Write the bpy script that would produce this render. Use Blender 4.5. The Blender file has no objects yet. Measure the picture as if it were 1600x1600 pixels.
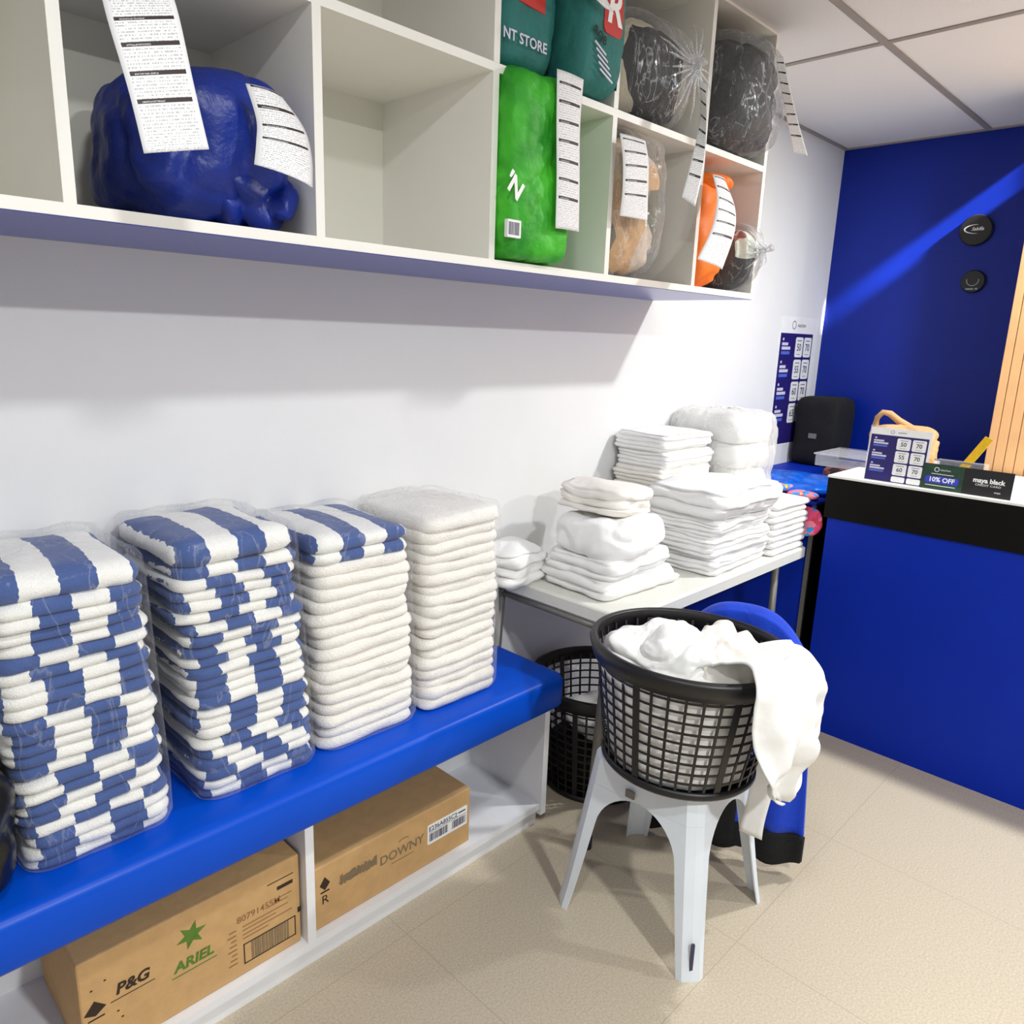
import bpy, bmesh, math, random
from mathutils import Vector, Matrix, noise
R_ = random.Random(7)
C = bpy.context.scene.collection
S = bpy.context.scene
# ------------------------------------------------------------------ camera, light, exposure
H = 2.46; WY = 1.70; WX = 4.05
cam = bpy.data.objects.new('camera', bpy.data.cameras.new('camera')); C.objects.link(cam); S.camera = cam
cam.data.sensor_width = 36; cam.data.lens = 36*1178/1600; cam.data.clip_start = .02
rt = Vector((0.7013, -0.7119, 0.0347)); dn = Vector((-0.139, -0.1841, -0.9729)); fw = rt.cross(dn).normalized()
rt.normalize(); dn = fw.cross(rt).normalized()
m = Matrix.Identity(4)
for i in range(3): m[i][0] = rt[i]; m[i][1] = -dn[i]; m[i][2] = -fw[i]
m[0][3], m[1][3], m[2][3] = 0, 0, 1.5
cam.matrix_world = m
w = bpy.data.worlds.new('world'); S.world = w; w.use_nodes = True
w.node_tree.nodes['Background'].inputs[0].default_value = (.95, .99, 1, 1); w.node_tree.nodes['Background'].inputs[1].default_value = .46
def area(name, loc, size, power, col=(.97, 1, 1), shape='DISK', rot=(0, 0, 0), sy=None, spread=None):
    l = bpy.data.lights.new(name, 'AREA'); l.shape = shape; l.size = size; l.energy = power; l.color = col
    if sy: l.size_y = sy
    if spread: l.spread = spread
    o = bpy.data.objects.new(name, l); C.objects.link(o); o.location = loc; o.rotation_euler = rot; return o
area('ceiling_downlight', (3.02, .263, 2.44), .12, 39)
area('ceiling_downlight', (3.05, -1.23, 2.44), .12, 36)
area('ceiling_downlight', (.35, .263, 2.44), .14, 12)
area('ceiling_fill_light', (.7, -1.2, 2.44), .16, 62)  # added fill from behind the camera, no fixture known there
wl = area('added_streak_light', (3.978, .72, 2.40), .09, .6, (1, .95, .95), 'SQUARE', spread=math.radians(5))  # added narrow beam, only there to lay the bright streak on the blue wall
wl.rotation_euler = Vector((.125, .97, -.75)).to_track_quat('-Z', 'Y').to_euler()
S.view_settings.view_transform = 'Standard'; S.view_settings.look = 'None'
S.view_settings.exposure = 0.0; S.view_settings.gamma = 1; S.view_settings.use_curve_mapping = False

# ------------------------------------------------------------------ materials
MATS = {}
def lin(c): return tuple(((v/255)/12.92 if v/255 <= .04045 else ((v/255+.055)/1.055)**2.4) for v in c)
def mat(name, rgb, rough=.6, noise_amt=0, nscale=20, bump=0, bscale=60, metal=0, coat=0, sheen=0, spec=None, bstretch=None):
    if name in MATS: return MATS[name]
    mt = bpy.data.materials.new(name); mt.use_nodes = True; nt = mt.node_tree; p = nt.nodes['Principled BSDF']
    c = lin(rgb)
    p.inputs['Roughness'].default_value = rough; p.inputs['Metallic'].default_value = metal
    if spec is not None: p.inputs['Specular IOR Level'].default_value = spec
    if coat: p.inputs['Coat Weight'].default_value = coat; p.inputs['Coat Roughness'].default_value = .08
    if sheen: p.inputs['Sheen Weight'].default_value = sheen
    tc = nt.nodes.new('ShaderNodeTexCoord')
    n = nt.nodes.new('ShaderNodeTexNoise'); n.inputs['Scale'].default_value = nscale; n.inputs['Detail'].default_value = 5
    nt.links.new(tc.outputs['Object'], n.inputs['Vector'])
    r = nt.nodes.new('ShaderNodeMapRange'); a = noise_amt or .03
    r.inputs['From Min'].default_value = .3; r.inputs['From Max'].default_value = .7
    r.inputs['To Min'].default_value = 1-a; r.inputs['To Max'].default_value = 1+a
    nt.links.new(n.outputs['Fac'], r.inputs['Value'])
    v = nt.nodes.new('ShaderNodeVectorMath'); v.operation = 'SCALE'; v.inputs[0].default_value = c
    nt.links.new(r.outputs['Result'], v.inputs['Scale']); nt.links.new(v.outputs[0], p.inputs['Base Color'])
    if bump:
        b = nt.nodes.new('ShaderNodeTexNoise'); b.inputs['Scale'].default_value = bscale; b.inputs['Detail'].default_value = 6
        if bstretch:
            mp = nt.nodes.new('ShaderNodeMapping'); mp.inputs['Scale'].default_value = bstretch
            nt.links.new(tc.outputs['Object'], mp.inputs['Vector']); nt.links.new(mp.outputs[0], b.inputs['Vector'])
        else: nt.links.new(tc.outputs['Object'], b.inputs['Vector'])
        bp = nt.nodes.new('ShaderNodeBump'); bp.inputs['Strength'].default_value = bump; bp.inputs['Distance'].default_value = .01
        nt.links.new(b.outputs['Fac'], bp.inputs['Height']); nt.links.new(bp.outputs[0], p.inputs['Normal'])
    MATS[name] = mt; return mt
def nd(nt, t, **k):
    n = nt.nodes.new(t)
    for a, b in k.items(): setattr(n, a, b)
    return n
def mathn(nt, op, a, b=None):
    n = nt.nodes.new('ShaderNodeMath'); n.operation = op
    for i, v in enumerate((a, b)):
        if v is None: continue
        if isinstance(v, (int, float)): n.inputs[i].default_value = v
        else: nt.links.new(v, n.inputs[i])
    return n.outputs[0]

M_wall = mat('white_wall_paint', (236, 236, 236), .7, .01, 8, .04, 300)
M_ceil = mat('ceiling_tile', (222, 220, 220), .9, .06, 300, .15, 400)
M_grid = mat('ceiling_grid_metal', (150, 142, 134), .5)
M_blue = mat('blue_wall_paint', (0, 34, 140), .4, .04, 6, .05, 90, spec=.3)
M_cblue = mat('counter_blue_laminate', (0, 42, 170), .55, .03, 6, spec=.2)
M_shelf = mat('white_laminate', (240, 238, 232), .45, .01, 10)
M_shelf_in = mat('cream_laminate', (232, 230, 218), .5, .01, 10)
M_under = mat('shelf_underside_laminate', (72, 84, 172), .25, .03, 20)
M_bench = mat('bench_blue_gloss', (0, 76, 200), .36, .03, 6, .10, 14, spec=.22)
M_white = mat('white_paint_wood', (236, 236, 238), .5, .02, 15)
M_card = mat('corrugated_cardboard', (200, 160, 108), .85, .06, 30, .1, 80)
M_cardtape = mat('packing_tape', (190, 148, 84), .35)
M_ink = mat('black_ink', (52, 36, 24), .8)
M_inkgreen = mat('green_ink', (86, 122, 40), .8, .15, 60)
M_inkfaint = mat('faint_ink', (150, 106, 66), .8)
M_inkgrey = mat('grey_ink', (132, 112, 84), .8, .1, 80)
M_black = mat('black_plastic', (20, 18, 20), .42, .1, 30)
M_blackmat = mat('black_counter_laminate', (15, 14, 13), .6, .12, 40, spec=.12)
M_fabblack = mat('black_fabric', (14, 14, 17), .9, .2, 60, .3, 200)
M_stool = mat('white_stool_plastic', (226, 233, 240), .42, .02, 12)
M_table = mat('table_hdpe', (226, 226, 218), .5, .02, 12, .1, 250)
M_steel = mat('grey_steel_tube', (120, 118, 112), .4, .05, 20, metal=.3)
M_linen = mat('white_linen', (244, 243, 241), .85, .02, 8, .45, 16)
M_linencream = mat('cream_linen', (241, 236, 228), .85, .02, 8, .45, 18)
M_linenwarm = mat('beige_cloth', (224, 200, 168), .85, .06, 20, .25, 15)
M_paper = mat('white_paper', (244, 244, 244), .7)
M_navy = mat('navy_print', (34, 24, 104), .5, .1, 14)
M_print_b = mat('blue_print', (84, 110, 210), .5)
M_print_w = mat('white_print', (214, 210, 232), .5)
M_print_d = mat('dark_print', (58, 54, 84), .5)
M_yellow = mat('yellow_plastic', (236, 190, 20), .4, .08, 60)
M_brown = mat('brown_paper', (186, 146, 100), .8, .08, 20, .3, 25)
M_jacket = mat('blue_velour', (0, 60, 196), .85, .12, 14, .3, 60, sheen=.1)
M_garb = mat('black_bag_plastic', (12, 12, 12), .3, .2, 20, .5, 14)
M_bluebag = mat('royal_blue_plastic_bag', (2, 40, 140), .42, .4, 5, .9, 16, spec=.5)
M_bluebag2 = mat('navy_plastic_bag', (10, 18, 98), .35, .2, 8, .6, 14)
M_teal = mat('teal_nonwoven_bag', (34, 112, 108), .7, .12, 22, .3, 60)
M_red = mat('red_print', (196, 48, 40), .6, .08, 30)
M_orange = mat('orange_bag_fabric', (238, 118, 22), .6, .12, 14, .5, 18)
M_silver = mat('brushed_aluminium', (190, 190, 195), .3, metal=.8)
M_sgreen = mat('green_ad_print', (28, 62, 44), .5, .3, 40)
M_wood = mat('oak_veneer', (190, 146, 100), .55, .1, 5, .1, 30, bstretch=(8, 8, .6))

def make_green():
    mt = bpy.data.materials.new('green_woven_bag'); mt.use_nodes = True; nt = mt.node_tree; p = nt.nodes['Principled BSDF']
    p.inputs['Roughness'].default_value = .55
    tc = nd(nt, 'ShaderNodeTexCoord'); n = nd(nt, 'ShaderNodeTexNoise'); n.inputs['Scale'].default_value = 9; n.inputs['Detail'].default_value = 8
    nt.links.new(tc.outputs['Object'], n.inputs['Vector'])
    r = nd(nt, 'ShaderNodeValToRGB'); r.color_ramp.elements[0].position = .3; r.color_ramp.elements[0].color = (*lin((24, 140, 22)), 1)
    r.color_ramp.elements[1].position = .7; r.color_ramp.elements[1].color = (*lin((74, 200, 44)), 1)
    nt.links.new(n.outputs['Fac'], r.inputs[0]); nt.links.new(r.outputs[0], p.inputs['Base Color'])
    wv = nd(nt, 'ShaderNodeTexNoise'); wv.inputs['Scale'].default_value = 45; wv.inputs['Detail'].default_value = 6; nt.links.new(tc.outputs['Object'], wv.inputs['Vector'])
    b = nd(nt, 'ShaderNodeBump'); b.inputs['Strength'].default_value = .6; b.inputs['Distance'].default_value = .008
    nt.links.new(wv.outputs['Fac'], b.inputs['Height']); nt.links.new(b.outputs[0], p.inputs['Normal'])
    return mt
M_green = make_green()

def make_towel():
    mt = bpy.data.materials.new('striped_terry_towel'); mt.use_nodes = True; nt = mt.node_tree; p = nt.nodes['Principled BSDF']
    p.inputs['Roughness'].default_value = .95; p.inputs['Sheen Weight'].default_value = .2
    tc = nd(nt, 'ShaderNodeTexCoord'); sx = nd(nt, 'ShaderNodeSeparateXYZ'); nt.links.new(tc.outputs['Object'], sx.inputs[0])
    at = nd(nt, 'ShaderNodeAttribute'); at.attribute_type = 'OBJECT'; at.attribute_name = 'phase'
    n = nd(nt, 'ShaderNodeTexNoise'); n.inputs['Scale'].default_value = 60; nt.links.new(tc.outputs['Object'], n.inputs['Vector'])
    x = mathn(nt, 'ADD', sx.outputs[0], mathn(nt, 'MULTIPLY', mathn(nt, 'SUBTRACT', n.outputs['Fac'], .5), .012))
    f = mathn(nt, 'FRACT', mathn(nt, 'ADD', mathn(nt, 'DIVIDE', x, .118), mathn(nt, 'ADD', at.outputs['Fac'], 10)))
    g = mathn(nt, 'GREATER_THAN', f, .5)
    mx = nd(nt, 'ShaderNodeMix', data_type='RGBA'); mx.inputs['A'].default_value = (*lin((246, 245, 240)), 1); mx.inputs['B'].default_value = (*lin((66, 92, 152)), 1)
    nt.links.new(g, mx.inputs['Factor']); nt.links.new(mx.outputs['Result'], p.inputs['Base Color'])
    b = nd(nt, 'ShaderNodeTexNoise'); b.inputs['Scale'].default_value = 420; nt.links.new(tc.outputs['Object'], b.inputs['Vector'])
    bp = nd(nt, 'ShaderNodeBump'); bp.inputs['Strength'].default_value = .5; bp.inputs['Distance'].default_value = .004
    nt.links.new(b.outputs['Fac'], bp.inputs['Height']); nt.links.new(bp.outputs[0], p.inputs['Normal'])
    return mt
M_stripe = make_towel()
M_terry = mat('cream_terry_towel', (252, 248, 241), .95, .02, 30, .5, 300, sheen=.2)

def film(name, base=.05, streak=.5, tint=(.95, .96, 1), scale=(9, 9, 3), rough=.12, width=.02, fk=.5):
    """clear crinkled plastic: mostly transparent, glossy where it creases"""
    mt = bpy.data.materials.new(name); mt.use_nodes = True; nt = mt.node_tree; nt.nodes.clear()
    out = nd(nt, 'ShaderNodeOutputMaterial'); mix = nd(nt, 'ShaderNodeMixShader'); tr = nd(nt, 'ShaderNodeBsdfTransparent')
    pb = nd(nt, 'ShaderNodeBsdfPrincipled'); pb.inputs['Base Color'].default_value = (*tint, 1); pb.inputs['Roughness'].default_value = rough
    pb.inputs['Specular IOR Level'].default_value = .9
    tc = nd(nt, 'ShaderNodeTexCoord'); mp = nd(nt, 'ShaderNodeMapping'); mp.inputs['Scale'].default_value = scale; mp.inputs['Rotation'].default_value = (.3, .5, .4)
    nt.links.new(tc.outputs['Object'], mp.inputs['Vector'])
    n = nd(nt, 'ShaderNodeTexNoise'); n.inputs['Scale'].default_value = 2.2; n.inputs['Detail'].default_value = 7; n.inputs['Distortion'].default_value = 1.2
    nt.links.new(mp.outputs[0], n.inputs['Vector'])
    rid = mathn(nt, 'ABSOLUTE', mathn(nt, 'SUBTRACT', n.outputs['Fac'], .5))
    rr = nd(nt, 'ShaderNodeMapRange'); rr.inputs['From Min'].default_value = 0; rr.inputs['From Max'].default_value = width
    rr.inputs['To Min'].default_value = streak; rr.inputs['To Max'].default_value = base
    nt.links.new(rid, rr.inputs['Value'])
    fr = nd(nt, 'ShaderNodeFresnel'); fr.inputs['IOR'].default_value = 1.35
    fac = mathn(nt, 'MINIMUM', mathn(nt, 'ADD', rr.outputs['Result'], mathn(nt, 'MULTIPLY', fr.outputs[0], fk)), 1.)
    bp = nd(nt, 'ShaderNodeBump'); bp.inputs['Strength'].default_value = .8; bp.inputs['Distance'].default_value = .01
    nt.links.new(n.outputs['Fac'], bp.inputs['Height']); nt.links.new(bp.outputs[0], pb.inputs['Normal']); nt.links.new(bp.outputs[0], fr.inputs['Normal'])
    nt.links.new(fac, mix.inputs[0]); nt.links.new(tr.outputs[0], mix.inputs[1]); nt.links.new(pb.outputs[0], mix.inputs[2]); nt.links.new(mix.outputs[0], out.inputs[0])
    return mt
M_film = film('clear_towel_film', .015, .13, scale=(6, 6, 2), fk=.22)
M_filmbag = film('clear_laundry_bag_film', .05, .3, scale=(7, 7, 2.5), width=.012, fk=.45)
M_filmpleat = film('gathered_film', .35, .9, scale=(20, 20, 20))
M_acrylic = film('clear_acrylic', .12, .14, (.85, .85, .88), rough=.05)
M_pack = film('milky_pack_film', .4, .6, (.98, .98, .96), scale=(5, 5, 2), rough=.3, width=.02, fk=.2)

def patches(name, cols, scale=9, dist=1.2, seed=0):
    mt = bpy.data.materials.new(name); mt.use_nodes = True; nt = mt.node_tree; p = nt.nodes['Principled BSDF']; p.inputs['Roughness'].default_value = .8
    tc = nd(nt, 'ShaderNodeTexCoord'); n = nd(nt, 'ShaderNodeTexNoise'); n.inputs['Scale'].default_value = scale*.6; n.inputs['Detail'].default_value = 2
    mp = nd(nt, 'ShaderNodeMapping'); mp.inputs['Location'].default_value = (seed, seed*2, 0); nt.links.new(tc.outputs['Object'], mp.inputs['Vector'])
    nt.links.new(mp.outputs[0], n.inputs['Vector'])
    vm = nd(nt, 'ShaderNodeVectorMath', operation='SCALE'); nt.links.new(n.outputs['Color'], vm.inputs[0]); vm.inputs['Scale'].default_value = dist*.12
    va = nd(nt, 'ShaderNodeVectorMath', operation='ADD'); nt.links.new(vm.outputs[0], va.inputs[0]); nt.links.new(mp.outputs[0], va.inputs[1])
    vo = nd(nt, 'ShaderNodeTexVoronoi'); vo.inputs['Scale'].default_value = scale; nt.links.new(va.outputs[0], vo.inputs['Vector'])
    sp = nd(nt, 'ShaderNodeSeparateColor'); nt.links.new(vo.outputs['Color'], sp.inputs[0])
    r = nd(nt, 'ShaderNodeValToRGB'); r.color_ramp.interpolation = 'CONSTANT'; el = r.color_ramp.elements
    el[0].color = (*lin(cols[0]), 1); el[0].position = 0; el[1].position = 1/len(cols); el[1].color = (*lin(cols[1]), 1)
    for i, c in enumerate(cols[2:]): e = el.new((i+2)/len(cols)); e.color = (*lin(c), 1)
    nt.links.new(sp.outputs[0], r.inputs[0]); nt.links.new(r.outputs[0], p.inputs['Base Color'])
    b = nd(nt, 'ShaderNodeBump'); b.inputs['Strength'].default_value = .8; b.inputs['Distance'].default_value = .02
    n2 = nd(nt, 'ShaderNodeTexNoise'); n2.inputs['Scale'].default_value = 22; n2.inputs['Detail'].default_value = 5; nt.links.new(tc.outputs['Object'], n2.inputs['Vector'])
    nt.links.new(n2.outputs['Fac'], b.inputs['Height']); nt.links.new(b.outputs[0], p.inputs['Normal'])
    return mt
M_mix1 = patches('tan_grey_garments', [(206, 172, 138), (222, 190, 156), (212, 170, 124), (166, 160, 164), (120, 116, 100), (214, 196, 178)], 10, 1.2, 3)
M_mix2 = patches('black_cream_garments', [(30, 28, 30), (44, 42, 44), (198, 190, 170), (24, 24, 26), (206, 198, 178), (36, 34, 38), (88, 76, 74)], 8, 2, 5)
M_mix3 = patches('charcoal_garments', [(34, 34, 38), (44, 44, 48), (28, 28, 32), (52, 50, 54)], 6, 1, 1)
M_mix4 = patches('black_white_garments', [(40, 40, 40), (52, 52, 50), (30, 30, 30), (220, 228, 214), (58, 56, 54), (150, 86, 80)], 11, 1, 8)
M_sachet = patches('sachet_print', [(222, 70, 120), (40, 120, 200), (240, 190, 70), (236, 130, 150), (30, 150, 220), (200, 60, 90)], 38, .4, 2)
M_candy = patches('reddish_packets', [(110, 56, 50), (140, 80, 66), (70, 40, 44), (160, 96, 84)], 24, .6, 4)

def make_receipt():
    mt = bpy.data.materials.new('printed_receipt_paper'); mt.use_nodes = True; nt = mt.node_tree; p = nt.nodes['Principled BSDF']; p.inputs['Roughness'].default_value = .6
    uv = nd(nt, 'ShaderNodeUVMap'); uv.uv_map = 'uv'; s = nd(nt, 'ShaderNodeSeparateXYZ'); nt.links.new(uv.outputs[0], s.inputs[0])
    u, v = s.outputs[0], s.outputs[1]
    fv = mathn(nt, 'FRACT', v)
    inu = mathn(nt, 'LESS_THAN', mathn(nt, 'ABSOLUTE', mathn(nt, 'SUBTRACT', u, .5)), .42)
    bar = mathn(nt, 'MULTIPLY', mathn(nt, 'LESS_THAN', fv, .16), inu)
    bar = mathn(nt, 'MULTIPLY', bar, mathn(nt, 'GREATER_THAN', v, 1.5))
    # title knocked out of each bar
    n0 = nd(nt, 'ShaderNodeTexNoise'); n0.inputs['Scale'].default_value = 40; nt.links.new(uv.outputs[0], n0.inputs['Vector'])
    ko = mathn(nt, 'MULTIPLY', mathn(nt, 'MULTIPLY', mathn(nt, 'LESS_THAN', mathn(nt, 'ABSOLUTE', mathn(nt, 'SUBTRACT', fv, .06)), .028), mathn(nt, 'LESS_THAN', mathn(nt, 'ABSOLUTE', mathn(nt, 'SUBTRACT', u, .32)), .17)), mathn(nt, 'GREATER_THAN', n0.outputs['Fac'], .48))
    # fine lines of small print
    row = mathn(nt, 'FRACT', mathn(nt, 'MULTIPLY', v, 8)); inrow = mathn(nt, 'LESS_THAN', row, .45)
    mp = nd(nt, 'ShaderNodeMapping'); mp.inputs['Scale'].default_value = (46, 8, 1); nt.links.new(uv.outputs[0], mp.inputs['Vector'])
    n = nd(nt, 'ShaderNodeTexNoise'); n.inputs['Scale'].default_value = 1; n.inputs['Detail'].default_value = 1; nt.links.new(mp.outputs[0], n.inputs['Vector'])
    txt = mathn(nt, 'MULTIPLY', mathn(nt, 'MULTIPLY', inrow, mathn(nt, 'GREATER_THAN', n.outputs['Fac'], .5)), inu)
    txt = mathn(nt, 'MULTIPLY', txt, .5)
    k = mathn(nt, 'MAXIMUM', mathn(nt, 'SUBTRACT', bar, mathn(nt, 'MULTIPLY', ko, .6)), txt)
    mx = nd(nt, 'ShaderNodeMix', data_type='RGBA'); mx.inputs['A'].default_value = (*lin((240, 240, 242)), 1); mx.inputs['B'].default_value = (*lin((52, 40, 40)), 1)
    nt.links.new(k, mx.inputs['Factor']); nt.links.new(mx.outputs['Result'], p.inputs['Base Color'])
    return mt
M_receipt = make_receipt()

def make_floor():
    mt = bpy.data.materials.new('beige_floor_tiles'); mt.use_nodes = True; nt = mt.node_tree; p = nt.nodes['Principled BSDF']; p.inputs['Roughness'].default_value = .42
    tc = nd(nt, 'ShaderNodeTexCoord'); s = nd(nt, 'ShaderNodeSeparateXYZ'); nt.links.new(tc.outputs['Object'], s.inputs[0])
    gx = mathn(nt, 'ABSOLUTE', mathn(nt, 'SUBTRACT', mathn(nt, 'FRACT', mathn(nt, 'ADD', mathn(nt, 'DIVIDE', mathn(nt, 'SUBTRACT', s.outputs[0], 1.01), .6), 10.5)), .5))
    gy = mathn(nt, 'ABSOLUTE', mathn(nt, 'SUBTRACT', mathn(nt, 'FRACT', mathn(nt, 'ADD', mathn(nt, 'DIVIDE', mathn(nt, 'SUBTRACT', s.outputs[1], .70), .6), 10.5)), .5))
    ln = mathn(nt, 'LESS_THAN', mathn(nt, 'MINIMUM', gx, gy), .0022)
    n = nd(nt, 'ShaderNodeTexNoise'); n.inputs['Scale'].default_value = 180; n.inputs['Detail'].default_value = 4; nt.links.new(tc.outputs['Object'], n.inputs['Vector'])
    r = nd(nt, 'ShaderNodeValToRGB'); r.color_ramp.elements[0].position = .35; r.color_ramp.elements[0].color = (*lin((186, 172, 150)), 1)
    r.color_ramp.elements[1].position = .65; r.color_ramp.elements[1].color = (*lin((204, 191, 168)), 1)
    nt.links.new(n.outputs['Fac'], r.inputs[0])
    mx = nd(nt, 'ShaderNodeMix', data_type='RGBA'); mx.inputs['B'].default_value = (*lin((178, 164, 142)), 1); nt.links.new(r.outputs[0], mx.inputs['A'])
    nt.links.new(ln, mx.inputs['Factor']); nt.links.new(mx.outputs['Result'], p.inputs['Base Color'])
    return mt
M_floor = make_floor()

# ------------------------------------------------------------------ helpers
def obj(name, bm, mt, parent=None, smooth=False, loc=None, bevel=0):
    me = bpy.data.meshes.new(name); bmesh.ops.recalc_face_normals(bm, faces=bm.faces[:]); bm.to_mesh(me); bm.free()
    for mm in (mt if isinstance(mt, (list, tuple)) else [mt]): me.materials.append(mm)
    if smooth:
        for p in me.polygons: p.use_smooth = True
    o = bpy.data.objects.new(name, me); C.objects.link(o)
    if parent: o.parent = parent
    if loc: o.location = loc
    if bevel:
        b = o.modifiers.new('bevel', 'BEVEL'); b.width = bevel; b.segments = 2; b.limit_method = 'ANGLE'
    return o
def tag(o, label, cat, group=None):
    o['label'] = label; o['category'] = cat
    if group: o['group'] = group
    return o
def thing(name, label, cat, loc=(0, 0, 0), rz=0, group=None):
    o = bpy.data.objects.new(name, None); C.objects.link(o); o.location = loc; o.rotation_euler = (0, 0, rz); o.empty_display_size = .05
    return tag(o, label, cat, group)
def struct(name, bm, mt, **k):
    o = obj(name, bm, mt, **k); o['kind'] = 'structure'; return o
def box(bm, x0, y0, z0, x1, y1, z1):
    v = [bm.verts.new(p) for p in ((x0, y0, z0), (x1, y0, z0), (x1, y1, z0), (x0, y1, z0), (x0, y0, z1), (x1, y0, z1), (x1, y1, z1), (x0, y1, z1))]
    for f in ((3, 2, 1, 0), (4, 5, 6, 7), (0, 1, 5, 4), (1, 2, 6, 5), (2, 3, 7, 6), (3, 0, 4, 7)): bm.faces.new([v[i] for i in f])
    return bm
def bx(*a): return box(bmesh.new(), *a)
def tube(bm, pts, r, n=8, closed=False):
    pts = [Vector(p) for p in pts]; rings = []
    N = len(pts)
    for i, p in enumerate(pts):
        t = (pts[(i+1) % N] - pts[i-1]) if closed else (pts[min(i+1, N-1)] - pts[max(i-1, 0)])
        t.normalize(); a = t.cross(Vector((0, 0, 1)))
        if a.length < .05: a = t.cross(Vector((1, 0, 0)))
        a.normalize(); b = t.cross(a)
        rr = r[i] if isinstance(r, (list, tuple)) else r
        rings.append([bm.verts.new(p + (a*math.cos(k*2*math.pi/n) + b*math.sin(k*2*math.pi/n))*rr) for k in range(n)])
    for i in range(N if closed else N-1):
        A, B = rings[i], rings[(i+1) % N]
        for k in range(n): bm.faces.new((A[k], A[(k+1) % n], B[(k+1) % n], B[k]))
    if not closed:
        bm.faces.new(rings[0]); bm.faces.new(rings[-1][::-1])
    return bm
def ring_solid(rings, cap=True, bm=None):
    bm = bm or bmesh.new(); R = [[bm.verts.new(p) for p in r] for r in rings]; n = len(R[0])
    for A, B in zip(R, R[1:]):
        for k in range(n): bm.faces.new((A[k], A[(k+1) % n], B[(k+1) % n], B[k]))
    if cap: bm.faces.new(R[0][::-1]); bm.faces.new(R[-1])
    return bm
def rrect(w, d, r, n=6, sub=6):
    """rounded rectangle outline centred at 0 with points spread on the sides"""
    P = []; r = min(r, w/2-.001, d/2-.001)
    cs = [(w/2-r, d/2-r, 0), (-w/2+r, d/2-r, 90), (-w/2+r, -d/2+r, 180), (w/2-r, -d/2+r, 270)]
    for i, (cx, cy, a0) in enumerate(cs):
        for k in range(n+1):
            a = math.radians(a0+90*k/n); P.append((cx+r*math.cos(a), cy+r*math.sin(a)))
        nx, ny, na = cs[(i+1) % 4]; a = math.radians(na); q = (nx+r*math.cos(a), ny+r*math.sin(a)); p = P[-1]
        for k in range(1, sub): P.append((p[0]+(q[0]-p[0])*k/sub, p[1]+(q[1]-p[1])*k/sub))
    return P
def layered(w, d, h, layers=2, r=.03, seed=0, amp=.003, jit=.003, puff=.006, deep=1.0, wrap=0.0):
    """folded cloth: a slab whose rim bulges once per layer; z from 0 to h"""
    rn = random.Random(seed); P = rrect(w, d, r, 6, 10); rings = []; lt = h/layers; sv = Vector((seed*3.7, seed*1.3, 0))
    def pt(x, y, off, z, dx=0, dy=0, k=1):
        l = math.hypot(x, y) or 1; s = (l+off)/l
        X, Y = x*s+dx, y*s+dy
        nz = noise.noise(Vector((X*9, Y*9, z*30))+sv)*amp*k; nr = noise.noise(Vector((X*22, Y*22, z*60+5))+sv)*amp*.8
        return (X+x/l*nr, Y+y/l*nr, max(0, z+nz))
    inner = [.5, .8, .93]
    e0 = lt*.5*deep*(math.cos(math.radians(75))-1)*1.3*(1-wrap*.6)
    for q in inner: rings.append([pt(x*q, y*q, e0*q, 0, k=0) for x, y in P])
    for L in range(layers):
        dx, dy = rn.uniform(-jit, jit), rn.uniform(-jit, jit)
        for a in (-75, -45, -15, 15, 45, 75):
            a = math.radians(a); z = (L+.5)*lt+lt*.5*math.sin(a)
            off = lt*.5*deep*(math.cos(a)-1)*1.3
            so = h*.5*(math.sqrt(max(0, 1-((z/h-.5)*2)**2*.9))-1)*.9
            ring = []
            for x, y in P:
                fr_ = wrap*min(1, max(0, (-y/(d/2)-.8)/.15)) if wrap else 0
                ring.append(pt(x, y, off*(1-fr_)+so*max(fr_, wrap*.35), z, dx, dy, k=min(1, z/h*1.4)))
            rings.append(ring)
    for q in (.96, .86, .7, .45, .2): rings.append([pt(x*q, y*q, e0*q, h+puff*(1-q*q), dx*q, dy*q) for x, y in P])
    return ring_solid(rings)
def blob(w, d, h, p=3.2, n=22, seed=0, amp=.02, freq=6, crease=0.0, cf=9, flat=True, taper=0.0, fine=0.0):
    """soft superellipsoid bundle; base centre at origin"""
    bm = bmesh.new(); bmesh.ops.create_cube(bm, size=2); bmesh.ops.subdivide_edges(bm, edges=bm.edges[:], cuts=n, use_grid_fill=True)
    sv = Vector((seed*5.1, seed*2.3, seed*.7))
    for v in bm.verts:
        c = v.co; c = Vector([math.tan(t*.7854) if abs(t) < 1 else t for t in c])
        k = (abs(c.x)**p+abs(c.y)**p+abs(c.z)**p)**(-1/p); c = c*k
        q = Vector((c.x*w/2, c.y*d/2, c.z*h/2)); nr = c.normalized()
        s = noise.noise(q*freq+sv)*amp + noise.noise(q*freq*2.3+sv*2)*amp*.45
        if crease: s -= crease*max(0, 1-abs(noise.noise(q*cf+sv*3))*5)
        if fine: s += fine*noise.noise(q*freq*7+sv)
        t = 1-taper*(c.z*.5+.5)
        q = Vector((q.x*t, q.y*t, q.z))+nr*s
        q.z += h/2
        if flat and q.z < h*.04: q.z = max(0, q.z)
        v.co = q
    return bm
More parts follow.
